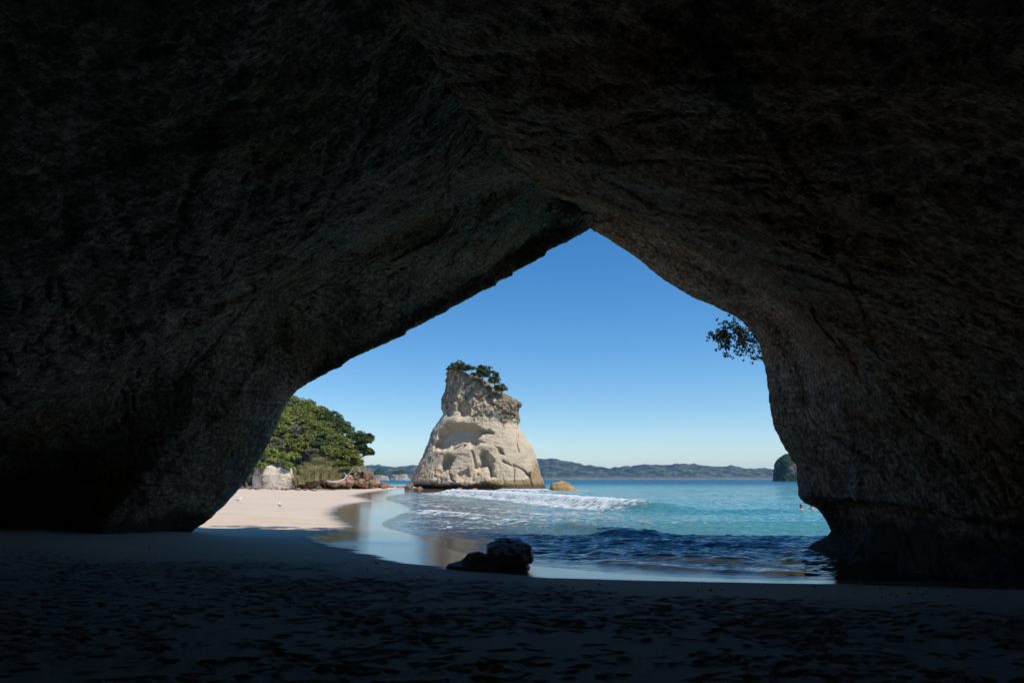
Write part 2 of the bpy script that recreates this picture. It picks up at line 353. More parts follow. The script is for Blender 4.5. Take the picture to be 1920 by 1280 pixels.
M = dict(cave=mat_cave(), sand=mat_sand(), sea=mat_sea(), stack=mat_stack(), hill=mat_hill(), headland=mat_headland(), islet=mat_islet(),
    brown=mat_rock('brown_rock', (0.13, 0.075, 0.048), (0.31, 0.19, 0.125), (0.49, 0.34, 0.245), 1.2, 0.9, 0.15),
    dark=mat_rock('dark_rock', (0.14, 0.13, 0.12), (0.28, 0.26, 0.24), (0.44, 0.41, 0.38), 3.0, 0.42, 0.05),
    golden=mat_rock('golden_rock', (0.20, 0.12, 0.05), (0.38, 0.25, 0.10), (0.52, 0.38, 0.20), 0.9, 0.9, 0.2),
    cream=mat_rock('cream_rock', (0.36, 0.30, 0.23), (0.56, 0.49, 0.40), (0.68, 0.61, 0.52), 0.7, 0.95, 0.25),
    leaf=mat_leaf('leaf_green', (0.045, 0.058, 0.012), (0.185, 0.215, 0.04), (0.40, 0.42, 0.10)),
    leaf_dark=mat_leaf('leaf_dark', (0.02, 0.035, 0.011), (0.07, 0.105, 0.027), (0.17, 0.22, 0.06)),
    leaf_shade=mat_leaf('leaf_painted_shade', (0.010, 0.016, 0.008), (0.022, 0.034, 0.014), (0.04, 0.055, 0.024), 0.03),  # dark leaf green, darkened further to paint in the hanging branch's shade
    leaf_bright=mat_leaf('leaf_bright', (0.10, 0.13, 0.02), (0.24, 0.31, 0.05), (0.42, 0.47, 0.12)),
    leaf_olive=mat_leaf('leaf_olive', (0.08, 0.085, 0.045), (0.18, 0.185, 0.09), (0.32, 0.30, 0.18)),
    blade=mat_leaf('grass_blade', (0.17, 0.20, 0.07), (0.36, 0.36, 0.16), (0.62, 0.53, 0.32)),
    bark=mat_plain('bark', (0.20, 0.165, 0.13), 0.9, 0.4, 4), drift=mat_plain('driftwood', (0.56, 0.52, 0.47), 0.9, 0.2, 5),
    shell=mat_plain('shell', (0.72, 0.70, 0.66), 0.5, 0.1, 30), feather=mat_plain('white_feather', (0.82, 0.82, 0.80), 0.7, 0.05),
    grey=mat_plain('grey_feather', (0.40, 0.41, 0.43), 0.7, 0.1), beak=mat_plain('red_beak', (0.5, 0.08, 0.04), 0.5, 0.1),
    skin=mat_plain('skin', (0.50, 0.27, 0.18), 0.55, 0.08), hair=mat_plain('dark_hair', (0.03, 0.02, 0.014), 0.6, 0.2, 30),
    hair2=mat_plain('brown_hair', (0.10, 0.055, 0.03), 0.6, 0.2, 30), boat=mat_plain('red_hull', (0.40, 0.06, 0.03), 0.4, 0.1), white=mat_plain('white_paint', (0.75, 0.75, 0.74), 0.4, 0.05),
    cloth=mat_plain('dark_cloth', (0.05, 0.06, 0.10), 0.8, 0.2))

# ------------------------------------------------------------------ shore lines (survey points on the level of the sea)
W_UV = [(2600, 1100), (1900, 1090), (1560, 1088), (1393, 1085), (1211, 1077), (1088, 1068), (1000, 1061), (920, 1050), (872, 1039), (829, 1025),
        (834, 1015), (775, 1002), (722, 990), (712, 981), (742, 966), (764, 956), (748, 944), (722, 936), (738, 927), (790, 922.5), (850, 920.5), (905, 919.5)]
W = smooth_line([tuple(G(u, v)[:2]) for u, v in W_UV], 130)
W += [tuple(G(u, v)[:2]) for u, v in ((900, 917.0), (820, 915.6), (760, 914.4), (700, 912.4))] + [(-60, 260), (-500, 420)]
W_poly = W + [(-2500, 420), (-2500, -300), (2500, -300), (2500, W[0][1])]
L_UV = [(2600, 1108), (1900, 1100), (1560, 1090), (1250, 1084), (1000, 1079), (850, 1067), (760, 1055), (690, 1040), (600, 1022), (575, 1010), (635, 992), (615, 962), (640, 948), (690, 937), (660, 930), (700, 922), (780, 916.5)]
L = smooth_line([tuple(G(u, v, 0.08)[:2]) for u, v in L_UV], 110)
L_poly = L + [(-18, 300), (2500, 300), (2500, L[0][1])]

def shore(x, y):                                     # signed distance to the waterline, landward positive
    d = poly_dist(x, y, W); return np.where(poly_inside(x, y, W_poly), d, -d)
def sand_z(x, y):
    D = coarse(lambda a, b: [shore(a, b)], x, y)[0] if x.ndim == 2 else shore(x, y)
    z = np.where(D > 0, 0.030 * D * (1 - 0.35 * sstep(12, 60, D)), 0.045 * D * (1 - 0.3 * sstep(0, 60, -D)))
    z = np.minimum(z, 2.0 + 0.2 * np.tanh((z - 2.0)))
    return np.maximum(z, -8.0), D

# ------------------------------------------------------------------ sand
def build_sand():
    ys = np.concatenate([np.linspace(-20, 4.4, 60)[:-1], np.linspace(4.4, 16, 430)[:-1], 16 * (230 / 16) ** np.linspace(0, 1, 330)])
    s = np.linspace(-1, 1, 820); s = 0.66 * s + 0.34 * s ** 3
    Y = np.repeat(ys[:, None], len(s), 1); wv = np.maximum(np.abs(ys) + 16, 24)[:, None]
    X = s[None, :] * wv
    Z, D = sand_z(X, Y)
    p = np.stack([X, Y, 0 * X], -1)
    near = 1 - sstep(25, 60, Y)
    Z = Z + 0.05 * fbm(p * 0.22, 3) * sstep(1.0, 6, D) + 0.25 * fbm(p * 0.05, 3) * sstep(8, 30, D) * sstep(30, 60, Y)
    Z = Z + 0.30 * sstep(8.5, 14, -X) * (1 - sstep(22.5, 26, Y)) * sstep(3, 8, D)        # sand banked against the wall
    # trampled zone
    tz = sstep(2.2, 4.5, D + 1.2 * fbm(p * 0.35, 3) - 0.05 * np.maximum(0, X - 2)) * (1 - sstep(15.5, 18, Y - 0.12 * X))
    lump = fbm(p * np.array([2.2, 2.2, 1]), 4)
    Z = Z + tz * (0.005 * lump + 0.012 * fbm(p * 0.7, 3))
    trod = fbm(p * 0.45 + 12, 3)
    rnd = np.random.RandomState(3); dent = np.zeros_like(Z)
    for k in range(10500):
        y = 4.4 + 12.5 * rnd.rand() ** 0.75; x = (rnd.rand() * 2 - 1) * (0.82 * y + 1)
        i = np.searchsorted(ys, y); i = min(max(i, 2), len(ys) - 2)
        j = np.searchsorted(X[i], x); j = min(max(j, 2), len(s) - 3)
        if rnd.rand() > tz[i, j] * np.clip(0.7 + 1.8 * trod[i, j], 0.15, 1): continue
        a = rnd.normal(0.4, 1.1) + (math.pi if rnd.rand() < .5 else 0) + 0.6
        ln, wd = 0.12 * rnd.uniform(0.35, 1.2), 0.055 * rnd.uniform(0.6, 1.6); dep = rnd.uniform(0.008, 0.034)
        di = int(0.34 / max(ys[i + 1] - ys[i], 1e-3)) + 1; dj = int(0.34 / max(X[i, j + 1] - X[i, j], 1e-3)) + 1
        sl = (slice(max(i - di, 0), i + di + 1), slice(max(j - dj, 0), j + dj + 1))
        dx, dy = X[sl] - x, Y[sl] - y
        q = (dx * math.cos(a) + dy * math.sin(a)) / ln; r = (-dx * math.sin(a) + dy * math.cos(a)) / (wd * (1 - 0.25 * np.cos(q * 2.2)))
        e = np.sqrt(q * q + r * r)
        dent[sl] += -dep * (1 - sstep(0.72, 1.05, e)) * (0.8 + 0.3 * q) + 0.3 * dep * np.exp(-((e - 1.25) / 0.2) ** 2)
    dent = np.clip(dent, -0.075, 0.04)
    Z = Z + dent + tz * (0.010 * fbm(p * 4.2 + 6, 3) + 0.006 * fbm(p * 9.0, 2)) * np.clip(0.7 + 1.5 * trod, 0.2, 1) + 0.004 * near * sstep(0.5, 2, D) * fbm(p * 6, 2)
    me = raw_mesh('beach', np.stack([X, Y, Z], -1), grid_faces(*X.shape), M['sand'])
    def wetline(a, b):
        dl = poly_dist(a, b, L); return [np.where(poly_inside(a, b, L_poly), dl, -dl)]
    sd = coarse(wetline, X, Y)[0]; wid = np.minimum(0.5 + 0.03 * np.abs(Y), 3.0)
    attr(me, 'wet', sstep(-1, 1, sd / wid))
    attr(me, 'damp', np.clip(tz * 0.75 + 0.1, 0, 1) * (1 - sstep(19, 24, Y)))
    return add('beach', me, kind='structure', label='smooth pale beach sand, trampled and dark inside the cave', cat='beach')
beach = build_sand()

# ------------------------------------------------------------------ sea
def build_sea():
    ys = np.concatenate([np.linspace(12.5, 34, 430)[:-1], 34 * (150 / 34) ** np.linspace(0, 1, 320)[:-1], 150 * (9000 / 150) ** np.linspace(0, 1, 160)])
    s = np.linspace(-1, 1, 640)
    Y = np.repeat(ys[:, None], len(s), 1); X = s[None, :] * (0.92 * ys[:, None] + 4) + 0.10 * ys[:, None]
    zs, D = sand_z(X, Y); d = np.maximum(-zs, -0.5)
    p = np.stack([X, Y, 0 * X], -1); off = sstep(0.3, 6, -D)
    Z = 0.045 * off * fbm(p * np.array([0.28, 0.6, 1]), 3) * (1 - sstep(150, 600, Y))
    Z += (0.065 + 0.05 * (1 - sstep(26, 40, Y))) * sstep(0.2, 3, -D) * fbm(p * np.array([0.8, 1.9, 1]) + 5, 5, True) * (1 - sstep(50, 120, Y))
    Z += 0.16 * sstep(20, 45, -D) * perlin(np.stack([X * 0.02, Y * 0.10 + 0.03 * X, 0 * X], -1)) * (1 - sstep(300, 1200, Y))
    foam = np.zeros_like(Z); jit = fbm(p * 0.35 + 9, 3); churn = fbm(p * np.array([1.4, 2.2, 1]) + 3, 4)
    def crest(uvs, h, wf, wb, foamw, k=1.0, ends=0.1, fz=0.0):
        nonlocal Z, foam
        pts = smooth_line([tuple(G(u, v)[:2]) for u, v in uvs], 36)
        a = np.array(pts); seg = np.concatenate([[0], np.cumsum(np.linalg.norm(np.diff(a, axis=0), axis=1))])
        def near(x, y):
            best = np.full(x.shape, 1e9); sg = np.zeros_like(x); tt = np.zeros_like(x)
            for n in range(len(pts) - 1):
                (x0, y0), (x1, y1) = pts[n], pts[n + 1]; dx, dy = x1 - x0, y1 - y0; ll = dx * dx + dy * dy
                t = np.clip(((x - x0) * dx + (y - y0) * dy) / ll, 0, 1)
                ex, ey = x - x0 - t * dx, y - y0 - t * dy; dd = np.hypot(ex, ey); m = dd < best
                best = np.where(m, dd, best); sg = np.where(m, np.sign(dx * ey - dy * ex), sg); tt = np.where(m, (seg[n] + t * math.sqrt(ll)) / seg[-1], tt)
            return [best * sg, tt]
        bs, tt = coarse(near, X, Y, 3)
        sd = bs + 0.35 * wf * jit                 # >0 is seaward
        en = sstep(0, ends, tt) * (1 - sstep(1 - ends, 1, tt))
        prof = np.where(sd < 0, np.exp(-(sd / wf) ** 2), np.exp(-(sd / wb) ** 2))
        Z += h * prof * en * (1 + 0.5 * fz * jit)
        f = sstep(-foamw, -0.55 * foamw, sd) * (1 - sstep(0.1 * wb, 0.7 * wb, sd))
        f2 = f * (0.66 + 0.34 * np.exp(-(sd / (0.5 * wf)) ** 2) + 0.35 * churn)
        foam = np.maximum(foam, k * f2 * sstep(0, 0.06, tt) * (1 - sstep(0.86, 0.97, tt)))
        Z += 0.35 * h * f * k * churn
        return sd, tt
    crest([(815, 924), (880, 927), (960, 933), (1080, 944), (1180, 954), (1260, 958), (1350, 956.5)], 0.62, 1.1, 2.8, 6.0, 1.08, 0.10)
    crest([(930, 921), (975, 922.3), (1010, 922), (1040, 921.5)], 0.5, 1.5, 3.0, 5.0, 0.9, 0.2)
    crest([(775, 957), (860, 965), (950, 976), (1010, 987), (1045, 990)], 0.14, 0.4, 1.0, 1.7, 0.8, 0.10)
    crest([(1000, 990), (1040, 990), (1090, 996), (1150, 1003), (1220, 1006), (1280, 1004)], 0.26, 0.45, 1.1, 0.5, 0.25, 0.22)
    crest([(790, 948), (900, 953), (1040, 968), (1120, 975)], 0.04, 0.5, 1.0, 3.5, 0.62, 0.1)
    crest([(1090, 1012), (1250, 1020), (1420, 1024), (1500, 1020)], 0.12, 0.5, 0.9, 0.3, 0.1, 0.3)
    crest([(1060, 1034), (1180, 1042), (1330, 1050), (1460, 1052)], 0.09, 0.4, 0.7, 0.3, 0.1, 0.3)
    crest([(1085, 1050), (1210, 1062), (1393, 1073), (1560, 1077)], 0.06, 0.18, 0.6, 0.2, 0.12, 0.15)
    # pale lace of spent foam between the breakers and the film edge
    lace = sstep(0, 1.5, -D) * (1 - sstep(18, 30, -D)) * sstep(26, 31, Y) * (1 - sstep(-2, 14, X - 0.1 * Y))
    foam = np.maximum(foam, 0.58 * lace * (0.75 + 0.6 * fbm(p * np.array([0.12, 0.4, 1]) + 4, 4)))
    edge = np.exp(-((D + 0.12) / 0.10) ** 2) * sstep(20, 26, Y); foam = np.maximum(foam, 0.5 * edge)
    right = np.exp(-((np.hypot((X - 9.6) / 1.3, (Y - 16.2) / 0.9)) ** 2)); foam = np.maximum(foam, 0.62 * right)
    tiny = np.exp(-(((X - G(1300, 1006)[0]) / 1.6) ** 2 + ((Y - G(1300, 1006)[1]) / 0.25) ** 2)); foam = np.maximum(foam, 0.7 * tiny)
    base = np.exp(-((np.abs(poly_dist(X, Y, [tuple(G(u, v)[:2]) for u, v in ((905, 920), (1022, 920.5), (1085, 923.5))]))) / 1.6) ** 2); foam = np.maximum(foam, 0.6 * base)
    Z = np.where(D > 0, -0.03 * D - 0.02, Z) - 0.004
    me = raw_mesh('sea', np.stack([X, Y, Z], -1), grid_faces(*X.shape), M['sea'])
    attr(me, 'depth', np.clip(np.where(D < 0, np.maximum(-zs, 0), 0), 0, 50)); attr(me, 'foam', foam)
    return add('sea', me, kind='structure', label='turquoise sea with white breakers rolling onto the beach', cat='sea')
sea = build_sea()

# ------------------------------------------------------------------ the cave: one continuous arch of rock
def build_cave():
    Mr = [(330, 1030, 23.3), (362, 993, 23.3), (400, 963, 23.3), (452, 912, 23.4), (502, 830, 23.5), (550, 738, 23.6), (597, 708, 23.6), (700, 655, 23.6), (800, 602, 23.6), (900, 546, 23.5),
          (962, 512, 23.4), (1050, 460, 23.2), (1106, 427, 23.0), (1150, 452, 22.9), (1220, 503, 22.8), (1300, 558, 22.6), (1395, 605, 22.3), (1428, 655, 22.0), (1440, 720, 21.8), (1449, 785, 21.6),
          (1472, 840, 21.4), (1494, 880, 21.2), (1499, 926, 21.0), (1536, 954, 20.8), (1557, 990, 20.7), (1512, 1029, 20.6), (1500, 1075, 20.4)]
    Br = [(290, 1030, 22.6), (318, 992, 22.6), (358, 955, 22.6), (415, 900, 22.6), (465, 820, 22.7), (528, 730, 22.8), (578, 696, 22.7), (690, 640, 22.6), (790, 580, 22.5), (880, 522, 22.4),
          (950, 478, 22.4), (1040, 434, 22.4), (1102, 412, 22.4), (1155, 436, 22.3), (1232, 487, 22.0), (1318, 545, 21.7), (1415, 590, 21.4), (1450, 648, 21.1), (1465, 716, 20.9), (1478, 788, 20.7),
          (1502, 845, 20.5), (1526, 886, 20.3), (1538, 930, 20.1), (1572, 958, 20.4), (1580, 988, 20.3), (1530, 1040, 19.6), (1525, 1085, 19.4)]
    Ar = [(168, 1030, 20.2), (188, 985, 20.2), (215, 945, 20.2), (258, 895, 20.3), (305, 825, 20.4), (378, 722, 20.5), (450, 640, 21.6), (560, 572, 21.5), (690, 522, 21.4), (820, 478, 21.3),
          (930, 440, 21.3), (1030, 398, 21.4), (1074, 386, 21.5), (1160, 408, 21.2), (1255, 455, 20.7), (1350, 515, 20.3), (1445, 565, 20.0), (1490, 635, 19.7), (1510, 705, 19.5), (1530, 790, 19.3),
          (1555, 850, 19.1), (1580, 893, 18.9), (1600, 938, 18.7), (1622, 952, 19.3), (1628, 985, 19.2), (1570, 1052, 18.2), (1565, 1100, 17.9)]
    Hr = [(80, 1030, 21.6), (85, 990, 21.7), (95, 950, 21.7), (118, 893, 21.4), (180, 830, 20.2), (270, 735, 19.6), (370, 648, 19.3), (500, 560, 18.9), (640, 492, 18.7), (780, 440, 18.7),
          (890, 395, 18.3), (975, 357, 17.9), (1030, 358, 17.7), (1115, 362, 17.5), (1228, 400, 17.3), (1340, 453, 17.1), (1450, 510, 17.0), (1525, 580, 16.9), (1582, 655, 16.8), (1630, 735, 16.8),
          (1668, 808, 16.8), (1697, 873, 16.8), (1710, 950, 16.9), (1735, 964, 17.3), (1740, 988, 17.2), (1690, 1060, 16.6), (1680, 1110, 16.3)]
    Cr = [(-15.9, 20.5, -0.8), (-15.7, 20.5, 0.5), (-15.3, 20.3, 1.3), (-14.7, 19.9, 2.1), (-13.5, 19.3, 3.0), (-12.0, 18.6, 3.9), (-10.3, 17.9, 4.8), (-8.5, 17.2, 5.6), (-6.7, 16.5, 6.3), (-4.9, 15.8, 7.0),
          (-3.2, 15.2, 7.7), (-1.6, 14.6, 8.3), tuple(P(950, 300, 14.0)), (1.3, 14.0, 8.2), (2.8, 14.0, 7.45), (4.3, 14.0, 6.7), (5.7, 14.0, 5.95), (6.9, 14.1, 5.25), (7.9, 14.2, 4.55), (8.7, 14.3, 3.85),
          (9.3, 14.5, 3.1), (9.7, 14.6, 2.25), (10.0, 14.8, 1.2), (10.6, 15.1, 0.98), (10.5, 15.0, 0.75), (9.7, 14.6, 0.1), (9.5, 14.4, -0.8)]
    Dr = [(-17.2, 16.5, -0.8), (-17.0, 16.5, 0.5), (-16.6, 16.3, 1.2), (-15.9, 15.8, 1.9), (-14.6, 15.0, 2.7), (-13.0, 14.0, 3.4), (-11.3, 13.0, 4.1), (-9.5, 12.0, 4.7), (-7.7, 11.1, 5.3), (-5.9, 10.3, 5.9),
          (-4.2, 9.6, 6.5), (-2.6, 9.0, 7.1), tuple(P(800, 100, 8.4)), (0.4, 8.3, 7.15), (2.0, 8.3, 6.5), (3.6, 8.4, 5.85), (5.2, 8.6, 5.2), (6.7, 8.9, 4.5), (8.0, 9.3, 3.85), (9.1, 9.8, 3.2),
          (10.0, 10.3, 2.6), (10.7, 10.8, 2.0), (11.2, 11.3, 1.2), (11.7, 11.6, 1.0), (11.6, 11.6, 0.8), (11.1, 11.3, 0.25), (10.9, 11.2, -0.6)]
    C_, D_ = np.array(Cr), np.array(Dr)
    zz_ = np.array([1, 1, 0.86])
    E_ = D_ * zz_ + np.array([-1.2, -6.5, 0.0]); E_[14:, 0] = D_[14:, 0] + 0.3; E_[[0, 26], 2] = -0.8
    F_ = E_ * np.array([1, 1, 0.86]) + np.array([-0.8, -7.5, 0]); F_[[0, 26], 2] = -0.8
    H0 = F_ + np.array([-0.5, -6.0, -0.6])
    cap = np.array([-3.0, -15.0, 2.0]); capr = cap + (H0 - cap) * 0.04 + np.array([0, -1.5, 0])  # unseen closed end behind the camera, added to keep light out
    Mp = np.array([P(*q) for q in Mr])
    ctr = np.array([-1.0, 3.5])
    def grow(q, g, dy):
        o = q.copy(); dv = q[:, [0, 2]] - ctr; dv /= np.linalg.norm(dv, axis=1)[:, None]
        o[:, 0] += dv[:, 0] * g; o[:, 2] += dv[:, 1] * g; o[:, 1] += dy; return o
    O0 = grow(Mp, 0.25, 0.30); O1 = grow(Mp, 1.1, 0.55)
    ang = np.linspace(math.pi * 1.07, -math.pi * 0.07, 27)
    def rect(x0, x1, z0, z1, y0, ytop):
        o = np.zeros((27, 3))
        for k, a in enumerate(ang):
            c, s = math.cos(a), math.sin(a); t = 1e9
            if c > 1e-6: t = min(t, (x1 - ctr[0]) / c)
            if c < -1e-6: t = min(t, (x0 - ctr[0]) / c)
            if s > 1e-6: t = min(t, (z1 - ctr[1]) / s)
            if s < -1e-6: t = min(t, (z0 - ctr[1]) / s)
            x, z = ctr[0] + c * t, ctr[1] + s * t
            o[k] = (x, y0 + (ytop - y0) * np.clip(z / 12, 0, 1), z)
        return o
    O2 = rect(-15, 15, -2, 11.9, 23.6, 21.9); O3 = rect(-34, 32, -2.5, 13.2, 22.0, 19.6); O4 = rect(-44, 44, -3, 17, 8, 8); O5 = rect(-44, 44, -3, 17, -24, -24)
    rings = [capr, H0, F_, E_, D_, C_] + [np.array([P(*q) for q in r]) for r in (Hr, Ar, Br)] + [Mp, O0, O1, O2, O3, O4, O5]
    C = np.array(rings)
    C[6, 13:] = 0.5 * C[7, 13:] + 0.5 * C[5, 13:]
    for r_, k_ in ((7, -1.0), (8, 0.45)):                   # the lip: a shelf that hangs out to the mouth, left of the crease
        for j_ in range(6, 12):
            q_ = C[r_, j_]; C[r_, j_] = np.array([0, 0, EYE]) + (q_ - np.array([0, 0, EYE])) * ((q_[1] + k_ * min(1, (12 - j_) / 2)) / q_[1])
    for j_ in range(6, 12): q_ = C[9, j_]; C[9, j_] = np.array([0, 0, EYE]) + (q_ - np.array([0, 0, EYE])) * ((C[8, j_, 1] + 0.35) / q_[1])
    dj = np.linalg.norm(np.diff(C[4:10], axis=1), axis=2).mean(0); tj = np.concatenate([[0], np.cumsum(dj)])
    nj = 640; tl_ = np.linspace(0, tj[-1], nj); ja = tl_ < tj[12]              # two halves, so that the roof keeps its crease
    C2 = np.stack([np.concatenate([pchip(tj[:13], r[:13], tl_[ja]), pchip(tj[12:], r[12:], tl_[~ja])]) for r in C])
    di = np.linalg.norm(np.diff(C2, axis=0), axis=2).mean(1); ti = np.concatenate([[0], np.cumsum(di)])
    cnt = [6, 18, 30, 90, 120, 80, 60, 50, 30, 24, 8, 12, 24, 24, 16, 8][:len(rings) - 1]
    tn = np.concatenate([np.linspace(ti[k], ti[k + 1], cnt[k], endpoint=False) for k in range(len(rings) - 1)] + [[ti[-1]]])
    g = pchip(ti, C2, tn)
    n = grid_normals(g)
    mid = g[200, 300]; 
    if np.dot(n[200, 300], np.array([0, 12, 4]) - mid) < 0: n = -n      # normals look into the cave
    Mi = sum(cnt[:9]); idx = np.arange(len(tn))
    near_m = np.exp(-((idx - Mi) / 22.0) ** 2)[:, None]
    fa = np.repeat(tn[:, None], nj, 1); fb = np.repeat(np.linspace(0, tj[-1], nj)[None], len(tn), 0)
    p = g
    # sheets of rock that have peeled off: terraced noise stretched along the bedding
    c, s = math.cos(R(-42)), math.sin(R(-42))
    q = np.stack([(fa * c + fb * s) * 0.06, (-fa * s + fb * c) * 0.22, 0 * fa], -1)
    tv = fbm(q + 0.25 * perlin(p * 0.3)[..., None], 3) * 3.2
    terr = np.floor(tv) + sstep(0.86, 1.0, tv - np.floor(tv))
    lowm = sstep(0.2, 2.0, g[..., 2])
    disp = (0.16 * fbm(p * 0.22, 3) + 0.075 * terr * lowm) * (1 - 0.85 * near_m)
    disp += (0.13 * fbm(p * 0.8, 3)) * (1 - 0.55 * near_m)
    st = np.stack([(fa * c + fb * s) * 0.45, (-fa * s + fb * c) * 2.0, 0 * fa], -1)
    lng = np.stack([(fa * c + fb * s) * 0.07, (-fa * s + fb * c) * 0.42, 0 * fa + 7], -1); disp += 0.13 * fbm(lng, 3, True) * (1 - 0.8 * near_m)
    disp += 0.04 * fbm(st, 4, True) * (0.5 + np.clip(fbm(p * 0.3 + 8, 2) + 0.4, 0, 1)) + 0.028 * fbm(p * 3.1, 3, True) + 0.018 * fbm(p * 8.0, 2)
    ck = np.abs(fbm(np.stack([(fa * c + fb * s) * 0.16, (-fa * s + fb * c) * 0.5, 0 * fa + 3], -1), 4)); disp -= 0.05 * np.exp(-(ck / 0.012) ** 2) * (1 - near_m)
    # ledges where a sheet of rock ends, surveyed along the walls
    rel_ = g - np.array([0, 0, EYE]); dep_ = np.maximum(rel_[..., 1] * CP + rel_[..., 2] * SP, 0.5)
    U_ = 960 + F * rel_[..., 0] / dep_; V_ = 640 - F * (rel_[..., 2] * CP - rel_[..., 1] * SP) / dep_
    wob = 14 * fbm(g * 0.9 + 3, 3)
    for line, dpt, fall in (([(1230, -60), (1300, 60), (1365, 190), (1420, 250), (1480, 330), (1530, 420), (1562, 490)], 0.05, 160), ([(1560, 640), (1640, 760), (1760, 900), (1850, 1000)], 0.05, 80),
                            ([(-40, 660), (120, 620), (300, 606), (420, 596), (560, 560)], 0.07, 90), ([(40, 740), (200, 690), (340, 610), (470, 545), (640, 450)], -0.06, 80), ([(180, 330), (420, 270), (640, 230), (760, 210)], 0.04, 80), ([(640, -20), (660, 90), (700, 160), (820, 260)], 0.05, 70), ([(480, 690), (420, 760), (330, 870), (250, 960)], -0.08, 60)):
        d_ = poly_dist(U_ + wob, V_ + wob, line); sg_ = np.zeros_like(d_); bd = np.full(d_.shape, 1e9)
        for (x0, y0), (x1, y1) in zip(line[:-1], line[1:]):
            mx_, my_ = (x0 + x1) / 2, (y0 + y1) / 2; q_ = np.hypot(U_ - mx_, V_ - my_); m_ = q_ < bd
            bd = np.where(m_, q_, bd); sg_ = np.where(m_, (x1 - x0) * (V_ + wob - y0) - (y1 - y0) * (U_ + wob - x0), sg_)
        sd_ = d_ * np.sign(sg_)
        disp -= dpt * sstep(-6, 6, -sd_) * np.exp(-np.maximum(-sd_, 0) / fall) * np.exp(-np.maximum(d_ - 2 * fall, 0) / 60) * (1 - near_m) * (idx < Mi)[:, None]
    seam = np.where(fb < tj[12], np.exp(-(tj[12] - fb) / 1.7), 0) * (1 - sstep(Mi - 70, Mi - 35, idx.astype(float)))[:, None]
    disp -= seam * (0.62 + 0.2 * fbm(p * 0.8 + 2, 2))
    sx_ = fb * 0.42 + 1.3 * fbm(np.stack([fb * 0.3, 0 * fb, 0 * fb], -1) + 5, 2); fr_ = sx_ - np.floor(sx_)
    chip = np.where(fr_ < 0.86, fr_ / 0.86, 1 - sstep(0.86, 1.0, fr_)) - 0.5
    disp = disp + 0.12 * chip * np.exp(-((idx - Mi) / 8.0) ** 2)[:, None] * sstep(tj[5], tj[7], fb) * (1 - sstep(tj[12] - 1.2, tj[12] - 0.3, fb))    # chipped lip left of the crease
    # outer face: bigger crags
    outm = sstep(Mi + 14, Mi + 40, idx.astype(float))[:, None]
    disp = disp + outm * (0.5 * fbm(p * 0.35, 4, True))
    g = g + n * disp[..., None]
    me = raw_mesh('cave_cliff', g, grid_faces(*g.shape[:2]), M['cave'])
    attr(me, 'flow_a', fa); attr(me, 'flow_b', fb)
    attr(me, 'rust', 0.75 * sstep(-0.05, 0.35, fbm(p * 0.28 + 40, 4))); attr(me, 'algae', 0.55 * sstep(0.12, 0.45, fbm(p * 0.33 + 60, 4)))
    attr(me, 'rough_patch', 0.25 + 0.75 * sstep(-0.2, 0.25, fbm(p * 0.5 + 80, 3))); attr(me, 'tide', 0.8 * (1 - sstep(0.6, 1.15, g[..., 2] + 0.5 * fbm(p * 0.9 + 20, 3))))
    return add('cave_cliff', me, label='huge dark rock arch of the sea cave framing the view', cat='cave', kind='structure')
cave = build_cave()

# ------------------------------------------------------------------ rocks with a surveyed outline
def outline_rock(rows, Y, depth, nr=60, nt=96, power=2.4, disp=None, cap=0.5, tone=None):
    """rows: (v, u_left, u_right) from bottom to top at distance Y. Returns grid verts around a vertical axis."""
    pts = np.array([[P((a + b) / 2, v, Y)[0], (P(b, v, Y)[0] - P(a, v, Y)[0]) / 2, P((a + b) / 2, v, Y)[2]] for v, a, b in rows])
    h = pts[:, 2]; t = np.concatenate([[0], np.cumsum(np.hypot(np.diff(pts[:, 2]), 0.35 * np.diff(pts[:, 1])))])
    tn = np.linspace(0, t[-1], nr); q = pchip(t, pts, tn)
    th = np.linspace(0, 2 * math.pi, nt, endpoint=False); ct, st = np.cos(th), np.sin(th)
    sx = np.sign(ct) * np.abs(ct) ** (2 / power); sy = np.sign(st) * np.abs(st) ** (2 / power)
    g = np.zeros((nr, nt, 3)); dd = depth(q[:, 2]) if callable(depth) else q[:, 1] * depth
    g[..., 0] = q[:, :1] + q[:, 1:2] * sx; g[..., 1] = Y + dd[:, None] * sy; g[..., 2] = q[:, 2:3]
    top = g[-1].mean(0)
    extra = [top + (g[-1] - top) * k + np.array([0, 0, cap * (1 - k * k) ** .5]) for k in (0.75, 0.45, 0.15, 0.0)]
    g = np.concatenate([g, np.array(extra)])
    n = -grid_normals_wrap(g)
    return g, n
def grid_normals_wrap(g):
    a = np.gradient(g, axis=0); b = (np.roll(g, -1, 1) - np.roll(g, 1, 1)) / 2
    n = np.cross(a, b); return n / (np.linalg.norm(n, axis=-1, keepdims=True) + 1e-9)

